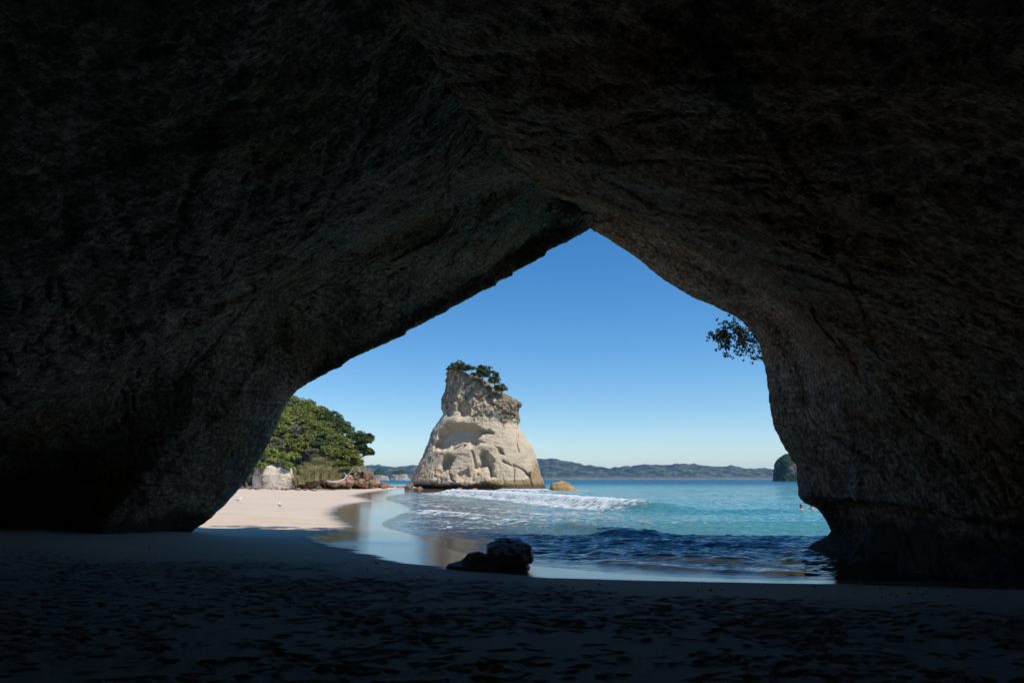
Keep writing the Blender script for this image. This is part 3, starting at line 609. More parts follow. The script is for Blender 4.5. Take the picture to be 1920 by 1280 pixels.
def build_stack():
    Y = 137.0
    zu = lambda x: 740 + x / 4.413; zv = lambda y: 650 + y / 4.413
    rows = [(1235, 235, 1275), (1205, 240, 1268), (1188, 250, 1258), (1170, 245, 1248), (1148, 165, 1238), (1130, 145, 1230), (1070, 160, 1208), (1000, 190, 1192), (950, 214, 1180), (900, 240, 1165), (850, 262, 1148), (790, 288, 1110),
            (720, 310, 1062), (690, 322, 1040), (650, 345, 1020), (610, 372, 1030), (560, 404, 1020), (510, 402, 1030), (480, 400, 1050), (450, 402, 1000), (430, 402, 960), (385, 425, 890), (350, 430, 845), (320, 432, 800), (290, 434, 745), (265, 436, 700), (240, 441, 625), (222, 446, 560), (205, 452, 520)]
    rows = [(zv(y), zu(a), zu(b)) for y, a, b in rows]
    g, n = outline_rock(rows, Y, lambda z: 11.0 - 0.33 * z, nr=420, nt=760, power=2.3, cap=0.25)
    k = 134.5 / 1280 / 4.413
    # coordinates over the front face in metres (x to the right, z up)
    x, z, y = g[..., 0], g[..., 2], g[..., 1]; front = sstep(0.5, -3.0, y - Y) if False else 1 - sstep(-3.0, 0.5, y - Y)
    def at(X, Yz): q = P(zu(X), zv(Yz), Y); return q[0], q[2]
    warp = np.stack([fbm(g * 0.25, 3), fbm(g * 0.25 + 31, 3)], -1)
    xw, zw = x + 0.9 * warp[..., 0], z + 0.7 * warp[..., 1]
    push = np.zeros_like(x)
    xw, zw = xw + 0.75 * fbm(g * 0.55, 3), zw + 0.65 * fbm(g * 0.55 + 7, 3)
    for poly, dep, wd in (([(330, 865), (365, 740), (440, 655), (560, 640), (650, 655), (770, 690), (862, 735), (850, 765), (740, 768), (735, 790), (800, 815), (700, 858), (640, 862), (600, 838), (545, 856), (440, 880), (350, 885)], 2.3, 1.1),
                          ([(520, 565), (535, 500), (560, 455), (610, 480), (645, 520), (655, 600), (560, 628)], 1.7, 0.7), ([(425, 925), (470, 885), (545, 900), (552, 960), (500, 1040), (365, 1115), (395, 1010)], 1.9, 1.4),
                          ([(705, 905), (740, 868), (785, 872), (825, 930), (850, 1010), (875, 1095), (800, 1110), (762, 1030), (735, 1045), (690, 1125), (680, 1000)], 2.5, 1.5), ([(818, 815), (850, 830), (905, 870), (942, 912), (930, 928), (860, 895)], 1.2, 0.5), ([(890, 940), (930, 950), (980, 995), (955, 1002), (905, 972)], 0.9, 0.4),
                          ([(1035, 1005), (1105, 1045), (1140, 1130), (1085, 1080)], 1.2, 0.4), ([(720, 450), (790, 440), (850, 520), (760, 520)], 1.4, 0.5), ([(880, 550), (990, 560), (1000, 600), (900, 580)], 1.0, 0.4), ([(480, 1035), (530, 1110), (560, 1060), (640, 1000), (660, 1100), (480, 1120)], 0.7, 0.5), ([(430, 500), (470, 430), (500, 470), (500, 600), (440, 590)], 1.0, 0.5), ([(660, 420), (700, 400), (720, 440), (680, 520)], 1.1, 0.4)):
        pl = [at(*q_) for q_ in poly]; ins = poly_inside(xw, zw, pl); dd_ = poly_dist(xw, zw, pl + pl[:1]); push += dep * np.where(ins, sstep(0, wd, dd_), 0)
    # overhanging band over the big alcove, and ledge under it
    for X0, Yz, rx, rz, dep in ((540, 632, 120, 26, 0.35), (560, 880, 150, 30, 0.4), (880, 520, 170, 70, 0.9), (740, 845, 110, 22, 0.35), (350, 900, 60, 40, 0.4)):
        cx, cz = at(X0, Yz); push -= dep * np.exp(-((xw - cx) / (rx * k)) ** 2 - ((zw - cz) / (rz * k)) ** 2)
    zf = at(0, 1168)[1]; push += 1.6 * np.exp(-((zw - (zf - 0.1)) / 0.75) ** 2) * (1 - sstep(at(700, 0)[0], at(1050, 0)[0], x))
    # cracks
    for line in ([(1015, 680), (1018, 760), (1008, 820), (1022, 880)], [(985, 985), (1050, 1020), (1100, 1080), (1130, 1150)], [(985, 1000), (980, 1120)], [(660, 880), (690, 990), (670, 1100)]):
        pl = [at(*q) for q in line]; push += 0.55 * np.exp(-(poly_dist(x + 0.15 * warp[..., 0], z, pl) / 0.22) ** 2)
    g[..., 1] += push * front
    crag = np.clip(sstep(at(0, 690)[1], at(0, 560)[1], z + 4.0 * warp[..., 0] + 1.6 * fbm(g * np.array([0.9, 0.9, 0.25]) + 5, 3) + 0.16 * (x - 0)) + 0.9 * sstep(-3, 3, (at(0, 800)[1] - 0) * 0 + z - 9) * (1 - sstep(at(330, 0)[0], at(460, 0)[0], x + 0.35 * (z - 6))), 0, 1)
    d = crag * (0.85 * fbm(g * 0.36, 5, True) + 0.5 * fbm(g * np.array([1.2, 1.2, 0.7]), 3, True))
    d += (1 - crag) * (0.25 * fbm(g * 0.5, 3) + 0.05 * fbm(g * 0.75 + 4, 4, True) + 0.07 * fbm(g * np.array([0.25, 0.25, 1.6]), 3) + 0.05 * fbm(g * np.array([2.4, 2.4, 0.5]), 2, True))
    low = 1 - sstep(3.0, 6.5, z); d += low * 0.22 * fbm(g * np.array([1.5, 1.5, 0.35]), 3, True)
    g = g + n * (d * 0.9)[..., None]
    me = raw_mesh('sea_stack', g, grid_faces(*g.shape[:2], wrap=True), M['stack'])
    topslope = sstep(0.35, 0.8, n[..., 2])
    lf = 1 - sstep(-2.5, 0.5, x - np.interp(z, [0, 5, 10, 14, 24], [at(200, 0)[0], at(300, 0)[0], at(360, 0)[0], at(420, 0)[0], at(470, 0)[0]]))
    attr(me, 'crust', np.clip(0.47 * crag + 0.4 * topslope + 0.62 * lf * sstep(2, 4, z) - 0.22 * sstep(0.3, 1.0, push) + 0.3 * sstep(at(820, 0)[0], at(900, 0)[0], x) * crag, 0, 1))
    attr(me, 'ochre', np.clip((1 - sstep(1.2, 2.6, z)) * sstep(at(500, 0)[0], at(900, 0)[0], x) + 0.75 * (1 - sstep(2.0, 7.0, z)) * sstep(at(1080, 0)[0], at(1180, 0)[0], x) + 0.35 * sstep(at(1050, 0)[0], at(1120, 0)[0], x), 0, 1))
    return add('sea_stack', me, label='tall pale sandstone sea stack rising from the shallows', cat='sea stack')
stack = build_stack()

def simple_outline(name, rows, Y, depth, mat, label, cat, power=2.2, noise=((0.5, 0.2),), nr=40, nt=64, cap=0.1, seed=0, crustf=None, group=None, ridged=False, tilt=0.0):
    g, n = outline_rock(rows, Y, depth, nr, nt, power, cap=cap)
    g[..., 2] += tilt * (g[..., 1] - Y) * np.clip((g[..., 2] - g[..., 2].min()) / np.ptp(g[..., 2]), 0, 1)
    d = sum(a * fbm(g * f + seed, 4, ridged) for f, a in noise)
    g2 = g + n * d[..., None]
    org = np.array([g2[..., 0].mean(), Y, g2[..., 2].min()])
    me = raw_mesh(name, g2 - org, grid_faces(*g.shape[:2], wrap=True), mat)
    if crustf: attr(me, 'crust', crustf(g, n))
    return add(name, me, label=label, cat=cat, loc=org, group=group)

simple_outline('golden_boulder', [(926, 1026, 1088), (921, 1029, 1086), (917, 1029, 1083), (911, 1031, 1075), (905, 1036, 1066), (902, 1045, 1059), (900.5, 1050, 1055)], 132, 0.8, M['golden'], 'golden brown boulder in the sea beside the foot of the sea stack', 'boulder', noise=((0.5, 0.35), (1.6, 0.12)), cap=0.1)
simple_outline('beach_boulder', [(1080, 932, 990), (1067, 930, 991), (1062, 925, 986.5), (1052, 916, 987), (1044, 911.5, 997), (1035, 911.0, 993.5), (1026, 912.5, 994), (1021.5, 920, 990), (1018, 936, 983), (1015.5, 958, 975)], 16.3, 0.85, M['dark'], 'tall dark boulder with hollowed top standing on the wet sand', 'boulder', power=2.3, noise=((1.5, 0.16), (3.5, 0.07), (11, 0.012)), nr=60, nt=100, cap=0.01, seed=4, tilt=0.38)
simple_outline('beach_boulder', [(1078, 830, 945), (1066, 837, 940), (1061, 840, 938), (1057, 846, 936), (1054, 862, 934), (1050, 867, 930), (1045, 871, 922), (1040, 874, 914), (1038, 877, 908), (1036.5, 892, 902)], 16.0, 0.6, M['dark'], 'low dark slab of rock leaning against the tall beach boulder', 'boulder', power=2.2, noise=((1.6, 0.08), (4, 0.035), (11, 0.012)), nr=60, nt=100, cap=0.01, seed=9, tilt=0.3)
simple_outline('water_rock', [(1013, 1338, 1412), (1009, 1342, 1402), (1006, 1346, 1392), (1003.5, 1352, 1378), (1002, 1358, 1370)], 25.6, 0.6, M['dark'], 'flat dark rock awash in the shaded water', 'rock', noise=((1.2, 0.08), (4, 0.03)), cap=0.02, seed=2)
for k, (u0, u1, v0, v1, Y, lab) in enumerate(((876, 905, 916.5, 925, 118, 'reddish brown flat rock in front of the foot of the sea stack'), (850, 872, 914.5, 920.5, 124, 'tan rounded rock under the undercut of the sea stack'), (898, 912, 919, 923.5, 119, 'small low brown rock beside the flat rock at the stack'), (780, 796, 913, 919.5, 128, 'small brown stone under the left overhang of the sea stack'))):
    um = (u0 + u1) / 2; hw = (u1 - u0) / 2
    simple_outline('shore_rock', [(v1 + 3, u0, u1), (v1 - 1, u0 + 1, u1 - 1), ((v0 + v1) / 2, u0 + hw * .35, u1 - hw * .3), (v0, um - hw * .3, um + hw * .2)], Y, 0.8, M['brown'], lab, 'rock', noise=((0.8, 0.25), (2.5, 0.12)), nr=20, nt=36, cap=0.05, seed=k * 3, ridged=True)

# ------------------------------------------------------------------ islets and far coast
def green_top(z0, z1):
    return lambda g, n: np.clip(sstep(z0, z1, g[..., 2]) + 0.5 * sstep(0.4, 0.8, n[..., 2]), 0, 1)
simple_outline('islet', [(903, 692, 732), (899, 693, 730), (894, 696, 726), (889, 698, 722), (884, 701, 719), (880, 706, 715), (878.5, 708, 713)], 1100, 0.8, M['islet'], 'small pale-cliffed islet with dark bush cap, nearer the headland', 'islet', noise=((0.05, 3.5), (0.2, 1.2)), cap=0.5, seed=1, crustf=green_top(5, 12))
simple_outline('islet', [(903, 728, 771), (899, 729, 768), (894, 731, 765), (889, 733, 763), (885, 737, 761), (882, 743, 757), (880.5, 750, 756)], 1150, 0.8, M['islet'], 'small rocky islet beside the sea stack, dark bush on top', 'islet', noise=((0.05, 3.5), (0.2, 1.2)), cap=0.5, seed=6, crustf=green_top(7, 13))
right_islet = simple_outline('islet', [(902, 1452, 1530), (898, 1453.5, 1530), (890, 1454, 1527), (880, 1455, 1523), (868, 1455.5, 1517), (860, 1461, 1512), (854, 1468, 1507), (851, 1473, 1500)], 700, 0.8, M['islet'], 'steep grey rock island half hidden by the cave wall', 'islet', power=3, noise=((0.08, 2.0), (0.3, 0.8)), nr=70, nt=110, cap=0.5, seed=11, crustf=lambda g, n: 0.62 - 0.35 * sstep(P(1476, 880, 700)[0], P(1496, 880, 700)[0], g[..., 0]) + 0.4 * sstep(0.4, 0.8, n[..., 2]))

def build_hills():
    prof = [(-2600, 872), (-800, 868), (200, 866), (560, 874), (640, 876), (668, 873), (699, 871), (735, 874.5), (783, 871), (850, 866), (930, 862), (1010, 860), (1035, 859), (1060, 863), (1100, 870), (1145, 877), (1180, 872), (1210, 870), (1245, 871.5), (1265, 869), (1300, 869), (1330, 873.5), (1352, 874.5), (1380, 872), (1412, 878.5), (1440, 877), (1460, 880), (1700, 876), (2400, 870), (4200, 868)]
    Y0, Y1 = 3900.0, 4900.0
    us = np.linspace(-2400, 4000, 1500); ym = np.linspace(0, 1, 90)
    pv = np.interp(us, [a for a, b in prof], [b for a, b in prof])
    U, T = np.meshgrid(us, ym); Yg = Y0 + (Y1 - Y0) * T
    X = (U - 960) / F * 4350
    coast = 90 * perlin(np.stack([X / 420, 0 * X, 0 * X], -1)); Yg = Yg + coast
    p = np.stack([X, Yg, 0 * X], -1)
    rise = sstep(0.0, 0.62, T) ** 0.75 * (1 - 0.75 * sstep(0.66, 1.0, T))
    h = rise * (1 + 0.75 * fbm(p / 300, 6, True)) + 0.10 * rise * fbm(p / 60, 3)
    slope = h / (Yg)                                                             # apparent height
    cmax = slope.max(0); ker = np.ones(5) / 5; cmax = np.convolve(np.pad(cmax, 2, 'edge'), ker, 'valid')
    want = np.array([(P(u, v, 1.0)[2] - EYE) for u, v in zip(us, pv)]) + EYE / 4400
    Z = h * (want / cmax)[None, :]
    Z += 4.0 * fbm(p / 22, 3) * sstep(0.02, 0.1, T) - 4 * (1 - sstep(0, 0.03, T))
    me = raw_mesh('hills', np.stack([X, Yg, Z], -1), grid_faces(*X.shape), M['hill'])
    return add('hills', me, kind='structure', label='long line of blue hazy wooded hills across the bay', cat='hills')
build_hills()

# ------------------------------------------------------------------ vegetation
def tube(path, radii, nt=7):
    path = np.array(path, float); d = np.gradient(path, axis=0); d /= np.linalg.norm(d, axis=1)[:, None] + 1e-9
    ref = np.where(np.abs(d[:, 2:3]) > 0.9, np.array([[1.0, 0, 0]]), np.array([[0, 0, 1.0]]))
    a = np.cross(d, ref); a /= np.linalg.norm(a, axis=1)[:, None]; b = np.cross(d, a)
    th = np.linspace(0, 2 * math.pi, nt, endpoint=False)
    r = np.array(radii)[:, None, None]
    g = path[:, None, :] + r * (np.cos(th)[None, :, None] * a[:, None, :] + np.sin(th)[None, :, None] * b[:, None, :])
    return g.reshape(-1, 3), grid_faces(len(path), nt, True)
def tubes_mesh(name, items, mat, nt=7):
    V, Fs, o = [], [], 0
    for path, radii in items:
        v, f = tube(path, radii, nt); V.append(v); Fs.append(f + o); o += len(v)
    return raw_mesh(name, np.concatenate(V), np.concatenate(Fs), mat)
def leaf_mesh(name, centers, size, mat, rnd, up=0.5, out=None, aspect=0.55):
    n = len(centers); d = rnd.normal(size=(n, 3)); d[:, 2] = np.abs(d[:, 2]) * 0.6 + up
    if out is not None: d += out * 1.1
    d /= np.linalg.norm(d, axis=1)[:, None]
    a = np.cross(d, rnd.normal(size=(n, 3))); a /= np.linalg.norm(a, axis=1)[:, None]; b = np.cross(d, a)
    s = size * rnd.uniform(0.6, 1.35, (n, 1))
    q = np.stack([centers - a * s, centers + b * s * aspect + d * s * 0.12, centers + a * s, centers - b * s * aspect + d * s * 0.12], 1)
    return raw_mesh(name, q.reshape(-1, 3), np.arange(4 * n).reshape(n, 4), mat, smooth=False)
def crown_points(rnd, radii, nclump, per, clump_r, flat=0.75, shell=0.55):
    cs = []
    while len(cs) < nclump:
        v = rnd.normal(size=3); v /= np.linalg.norm(v); r = rnd.uniform(shell, 1.0)
        if v[2] < -0.45: continue
        cs.append(v * r)
    cs = np.array(cs) * np.array(radii)
    pts, outs = [], []
    for c in cs:
        k = int(per * rnd.uniform(0.6, 1.4)); cr = clump_r * rnd.uniform(0.65, 1.3)
        v = rnd.normal(size=(k, 3)); v /= np.linalg.norm(v, axis=1)[:, None]; v[:, 2] = np.where(v[:, 2] < -0.3, -v[:, 2], v[:, 2])
        pts.append(c + v * cr * np.array([1, 1, flat]) * rnd.uniform(0.55, 1.0, (k, 1))); outs.append(v)
    return cs, np.concatenate(pts), np.concatenate(outs)
def make_tree(name, base, top, radii, leafmat, label, cat='tree', group=None, seed=0, nclump=34, per=70, clump_r=0.75, leaf=0.2, trunk_r=0.22, shell=0.55, bark='bark'):
    rnd = np.random.RandomState(seed + 100); base = np.array(base, float); top = np.array(top, float) - base
    root = add(name, None, label=label, cat=cat, group=group, loc=base)
    cs, pts, outs = crown_points(rnd, radii, nclump, per, clump_r, shell=shell)
    mid = top * 0.5 + rnd.normal(size=3) * np.linalg.norm(top) * 0.08
    items = [(np.array([[0, 0, -0.4], mid * 0.5 + rnd.normal(size=3) * 0.1, mid, top * 0.95]), [trunk_r * 1.2, trunk_r, trunk_r * .8, trunk_r * .35])]
    for c in cs[:max(6, nclump // 2)]:
        s = mid + (top - mid) * rnd.uniform(0, .8); e = top + c * 0.93; m = (s + e) / 2 + np.array([0, 0, -0.12 * np.linalg.norm(e - s)]) + rnd.normal(size=3) * .1
        items.append((np.array([s, (s + m) / 2 + rnd.normal(size=3) * .05, m, e]), [trunk_r * .42, trunk_r * .34, trunk_r * .25, trunk_r * .08]))
    tk = add('trunk', tubes_mesh('trunk', items[:1], M[bark], 7), root); add('limbs', tubes_mesh('limbs', items[1:], M[bark], 5), tk)
    add('crown', leaf_mesh('crown', pts + top, leaf, M[leafmat], rnd, 0.5, outs), root)
    return root

# headland: terrain under the bush
base_line = smooth_line([(-130, 78), (-80, 90), (-60, 97), (-48, 103), (-38, 108), (-31, 113), (-27, 119), (-25.5, 128), (-30, 150), (-60, 175), (-130, 190)], 80)
head_poly = base_line + [(-400, 190), (-400, 78)]
def head_h(x, y):
    x, y = np.asarray(x, float), np.asarray(y, float); d = poly_dist(x, y, base_line); ins = poly_inside(x, y, head_poly)
    d = np.where(ins, d, -d); return 1.2 + np.where(d > 0, 11.5 * (1 - np.exp(-d / 10.0)) + 0.02 * d, 0.6 * d)
def build_headland():
    xs = np.linspace(-150, -22, 330); ys = np.linspace(76, 190, 260); X, Y = np.meshgrid(xs, ys)
    p = np.stack([X, Y, 0 * X], -1); Z = head_h(X, Y) + 0.9 * fbm(p * 0.25, 4, True) + 0.25 * fbm(p * 1.2, 3)
    Z = np.maximum(Z, -2)
    me = raw_mesh('headland', np.stack([X, Y, Z], -1), grid_faces(*X.shape), M['headland'])
    return add('headland', me, kind='structure', label='steep bush-covered headland slope behind the beach', cat='headland')
build_headland()

def hpt(u, v, Y): return P(u, v, Y)
TREES = [  # u, v of the crown centre, distance, radius in photo px, leaf, seed, label or None
    (548, 792, 122, 34, 'leaf', 'broad green tree at the headland crest beside the cave wall'),
    (585, 780, 124, 26, 'leaf', 'rounded green tree on top of the headland crest'),
    (618, 792, 122, 24, 'leaf_dark', 'dark tree on the headland skyline with a bare twig above it'),
    (640, 806, 120, 22, 'leaf_dark', 'dark rounded tree on the seaward shoulder of the headland skyline'),
    (662, 828, 118, 23, 'leaf_dark', 'dark dense tree at the right end of the headland'),
    (686, 826, 116, 15, 'leaf_dark', 'dark pohutukawa branch mass leaning out over the sea'),
    (692, 850, 116, 10, 'leaf_dark', 'lowest drooping dark tree spray pointing seaward over the rocks'),
    (560, 815, 117, 22, 'leaf_olive', 'greyish olive bare-looking shrub in the middle of the slope'),
    (525, 815, 115, 20, 'leaf', None), (590, 812, 117, 22, 'leaf', None), (615, 822, 116, 20, 'leaf', None), (640, 838, 115, 20, 'leaf', None), (655, 858, 114, 19, 'leaf', None),
    (600, 838, 114, 18, 'leaf_dark', None), (625, 852, 113.5, 17, 'leaf', None), (642, 876, 112.5, 15, 'leaf', 'low leafy green shrub just above the brown rocks'),
    (515, 838, 110, 18, 'leaf_olive', None), (538, 838, 112, 17, 'leaf', None), (565, 842, 112, 16, 'leaf', None), (585, 852, 112, 14, 'leaf_olive', None), (502, 852, 106, 14, 'leaf_bright', None), (530, 858, 107, 12, 'leaf_bright', None), (553, 858, 109, 11, 'leaf_bright', None),
    (548, 764, 126, 25, 'leaf', None), (572, 768, 126, 22, 'leaf', None), (522, 778, 124, 25, 'leaf_bright', None), (598, 776, 124, 17, 'leaf', None), (633, 794, 121, 13, 'leaf_dark', None), (612, 781, 123, 10, 'leaf_dark', None), (676, 845, 116, 15, 'leaf_dark', None), (668, 868, 114, 13, 'leaf', None), (575, 796, 120, 22, 'leaf', None), (605, 806, 119, 20, 'leaf', None), (630, 822, 118, 18, 'leaf_dark', None), (650, 845, 116, 17, 'leaf', None), (530, 795, 119, 22, 'leaf_bright', None), (572, 828, 114, 17, 'leaf', None), (612, 850, 112, 15, 'leaf', None), (462, 885, 103, 12, 'leaf_dark', None), (470, 868, 105, 14, 'leaf_olive', None), (508, 866, 103, 10, 'leaf_bright', None), (524, 868, 102.5, 9, 'leaf_olive', None), (538, 872, 102, 8, 'leaf_bright', None), (488, 873, 101, 10, 'leaf_bright', 'bright green bush hanging over the pale cliff block'), (505, 800, 120, 22, 'leaf_bright', None), (480, 835, 112, 20, 'leaf', None), (610, 870, 112, 13, 'leaf_dark', None), (630, 868, 113, 13, 'leaf_dark', None), (545, 884, 104, 8, 'leaf_bright', 'little bright shrub between the pale cliff block and the long grass')]
ORD = ['first', 'second', 'third', 'fourth', 'fifth', 'sixth', 'seventh', 'eighth', 'ninth', 'tenth', 'eleventh', 'twelfth']
HUE = {'leaf': 'mid-green', 'leaf_dark': 'dark green', 'leaf_bright': 'bright green', 'leaf_olive': 'olive grey'}
def band(v): return 'crest' if v < 800 else 'middle' if v < 845 else 'lowest'
def bush_label(k):
    u, v, Y, r, lm, lab = TREES[k]
    same = sorted(t_[0] for t_ in TREES if t_[5] is None and t_[4] == lm and band(t_[1]) == band(v) and (t_[3] >= 15) == (r >= 15))
    return HUE[lm] + (' tree' if r >= 15 else ' shrub') + ' in the ' + band(v) + ' band of headland bush, ' + ORD[same.index(u)] + ' from the cave wall'
for k, (u, v, Y, r, lm, lab) in enumerate(TREES):
    c = hpt(u, v, Y); rm = r * Y * 0.98 / F
    b = np.array([c[0] + (-0.5 * rm if r < 20 and u > 680 else 0), Y + 0.5, 0]); b[2] = min(float(head_h(b[0], b[1])), c[2] - 0.5 * rm)
    if u > 660: b = np.array([*P(655, 865, 116.5)])
    shared = lab is None
    names = {'leaf_olive': ('olive grey-green shrub in the bush on the headland slope', 'olive shrubs on the headland'), 'leaf_bright': ('bright green shrub low on the headland slope', 'bright shrubs on the headland'),
             'leaf': ('mid-green tree in the dense bush on the headland slope', 'green trees on the headland'), 'leaf_dark': ('shadowy dark tree low in the headland bush', 'dark trees on the headland')}
    make_tree('headland_tree' if r >= 15 else 'headland_shrub', b, c, (rm, rm * 0.95, rm * 0.82), lm, lab or bush_label(k), 'tree' if r >= 15 else 'shrub', names[lm][1] if shared else None, seed=k,
              nclump=int(18 + r * 1.4), per=120 if lm != 'leaf_olive' else 70, clump_r=0.30 * rm + 0.12, leaf=0.13, trunk_r=0.05 * rm + 0.05)

def tussock(base, h, n, seed, label, group=None, spread=1.6):
    rnd = np.random.RandomState(seed); V, Fs = [], []
    for k in range(n):
        a = rnd.uniform(0, 2 * math.pi); b0 = np.array([math.cos(a), math.sin(a), 0]) * rnd.uniform(0, .5 * spread); hh = h * rnd.uniform(.6, 1.1)
        o = np.array([math.cos(a), math.sin(a), 0]) * hh * rnd.uniform(.2, .75); w = np.array([-math.sin(a), math.cos(a), 0]) * 0.035
        t = [0, .35, .7, 1.0]; pts = [b0 + o * x * x + np.array([0, 0, hh * (x - 0.35 * x ** 3)]) for x in t]; base_i = len(V)
        for i_, q in enumerate(pts): ww = w * (1 - 0.85 * t[i_]) * 1.3; V += [q - ww, q + ww]
        for i_ in range(3): j = base_i + 2 * i_; Fs.append([j, j + 1, j + 3, j + 2])
    root = add('grass_tussock', None, label=label, cat='grass tussock', group=group, loc=base)
    add('blades', raw_mesh('blades', np.array(V), np.array(Fs), M['blade'], False), root)
for k, (u, v, Y, h) in enumerate(((562, 905, 102, 3.6), (575, 900, 103, 4.0), (590, 898, 104, 4.0), (604, 896, 105, 3.8), (618, 896, 106, 3.6), (630, 898, 107, 3.2), (582, 880, 107, 3.0), (598, 875, 108, 3.0), (570, 885, 106, 3.0), (612, 878, 109, 2.6))):
    q = P(u, v, Y); tussock((q[0], Y, max(q[2] - 0.2, 1.0)), h * (0.55 + 0.35 * ((k * 7) % 5) / 4), 300, 40 + k, ('tan-green grass tussock in the front row, ' if k < 6 else 'tan-green grass tussock in the back row, ') + ORD[sorted([562, 575, 590, 604, 618, 630] if k < 6 else [582, 598, 570, 612]).index(u)] + ' from the pale rock face', 'long grass tussocks')

# pale cliff block at the back of the beach
simple_outline('pale_cliff', [(916, 474, 553), (909, 476, 551), (900, 477, 550), (890, 479, 549), (880, 482, 547), (875, 486, 545), (872, 492, 538), (869, 496, 520)], 103, 0.55, M['cream'], 'pale cream rock face at the back of the beach beside the cave wall', 'rock face', power=4.5, noise=((0.35, 0.7), (1.0, 0.16), (3, 0.06)), nr=60, nt=140, cap=0.6, seed=5)

# brown boulders of the rocky point
def rock_meshes(n, mat):
    out = []
    for k in range(n):
        bm = bmesh.new(); bmesh.ops.create_icosphere(bm, subdivisions=3, radius=1.0); rs = np.random.RandomState(k + 50)
        v = np.array([q.co for q in bm.verts])
        pl = rs.normal(size=(9, 3)); pl /= np.linalg.norm(pl, axis=1)[:, None]; off = rs.uniform(0.45, 0.85, 9)
        for a, o_ in zip(pl, off): v -= np.maximum(v @ a - o_, 0)[:, None] * a * 0.92
        v *= (1 + 0.10 * fbm(v * 1.7 + k * 9, 3))[:, None]
        for q, c in zip(bm.verts, v): q.co = c
        me = bpy.data.meshes.new('boulder'); bm.to_mesh(me); bm.free(); me.materials.append(mat); out.append(me)
    return out
RK = rock_meshes(9, M['brown']); rr = random.Random(5)
def put_rock(name, loc, s, label, group=None, mesh=None, cat='boulder'):
    o = add(name, mesh or rr.choice(RK), label=label, cat=cat, group=group, loc=loc)
    o.scale = (s * rr.uniform(.85, 1.3), s * rr.uniform(.8, 1.2), s * rr.uniform(.55, .9)); o.rotation_euler = (rr.uniform(-.35, .35), rr.uniform(-.35, .35), rr.uniform(0, 6.28)); return o
line = [(560, 908, 104), (600, 907, 106), (640, 908, 108), (680, 911, 113), (715, 912.5, 120), (745, 914, 127)]
for k in range(78):
    t = rr.random(); u = 565 + 195 * t; vb = np.interp(u, [a for a, b, c in line], [b for a, b, c in line]); Yb = np.interp(u, [a for a, b, c in line], [c for a, b, c in line])
    top = np.interp(u, [565, 610, 650, 690, 720, 760], [898, 893, 884, 890, 905, 911]); f = rr.random() ** 0.8
    v = vb + (top + 3 - vb) * f; Y = Yb + 9 * f; q = P(u, v, Y); s = rr.uniform(.35, .85) * (1.15 - 0.55 * max(0, (u - 700) / 60))
    put_rock('point_boulder', (q[0], Y, q[2] - 0.2 * s), s, 'reddish brown boulder in the jumbled pile on the rocky point', 'boulders of the rocky point')
for (u, v, Y, s, lab) in ((686, 894, 118, 1.5, 'largest rounded reddish boulder on top of the rocky point'), (667, 891, 117, 1.3, 'big angular brown boulder below the dark tree on the point'), (768, 913.5, 124, 0.75, 'lone brown boulder at the tip of the point before the stack'), (652, 897, 113, 1.1, 'brown boulder behind the driftwood branch')):
    q = P(u, v, Y); put_rock('point_boulder', (q[0], Y, q[2]), s, lab)
for k in range(24):
    u = rr.uniform(440, 600); q = P(u, 908 + rr.uniform(-2, 2), 99 + rr.uniform(-1, 2)); put_rock('beach_stone', (q[0], q[1], float(sand_z(q[0:1], q[1:2])[0][0]) + .1), rr.uniform(.15, .4), 'small brown stone along the foot of the pale cliff', 'stones at the cliff foot', cat='stone')
# low bank of soil that the boulders rest on
dw = add('driftwood', None, label='bleached driftwood branch lying on the brown rocks', cat='driftwood', loc=P(635, 902, 105.5))
def rel(u, v, Y): return P(u, v, Y) - P(635, 902, 105.5)
add('log', tubes_mesh('log', [([rel(604, 899, 106), rel(618, 903, 105), rel(634, 903, 105), rel(645, 898, 105.5), rel(650, 890, 106)], [.13, .16, .15, .12, .05])], M['drift']), dw)
add('twig', tubes_mesh('twig', [([rel(645, 898, 105.5), rel(650, 896, 105.2), rel(655, 901, 105)], [.07, .06, .02]), ([rel(647, 895, 105.6), rel(648, 889, 105.4), rel(645, 885, 105.6)], [.07, .05, .02]), ([rel(649, 892, 106), rel(656, 886, 106), rel(662, 876, 106.4)], [.05, .04, .02])], M['drift']), dw)

# trees on the sea stack
for k, (u, v, rx, rz, bu, bv, lm, lab) in enumerate(((864, 691, 25, 12, 864, 712, 'leaf_dark', 'wind-bent dark tree on the highest left corner of the sea stack'), (905, 699, 20, 15, 908, 716, 'leaf_dark', 'middle tree on the sloping top of the sea stack'), (926, 714, 15, 15, 930, 730, 'leaf_dark', 'small tree lowest on the sloping top of the sea stack'), (939, 730, 9, 8, 939, 738, 'leaf_dark', 'tiny bush at the right end of the trees on the stack'))):
    Y = 132.0; m = 0.105; make_tree('stack_tree', P(bu, bv + 3, Y), P(u, v, Y), (rx * m, rx * m * 0.8, rz * m), lm, lab, 'tree', None, 300 + k, nclump=46 if rx > 15 else 24, per=80, clump_r=0.62 if rx > 8 else .4, leaf=0.17, trunk_r=0.13, shell=0.2)
rnd_ = np.random.RandomState(1)
q = P(896, 779, 127.5); sh = add('ledge_shrub', None, label='small grey-green shrub growing on a ledge halfway up the stack', cat='shrub', loc=q)
_, pts, outs = crown_points(rnd_, (1.0, .6, .5), 10, 40, 0.35); add('crown', leaf_mesh('crown', pts, .13, M['leaf_olive'], rnd_, .5, outs), sh)
add('trunk', tubes_mesh('trunk', [([(0, 1.2, -.6), (0, .5, -.2), (0, 0, .1)], [.1, .08, .03])], M['bark']), sh)

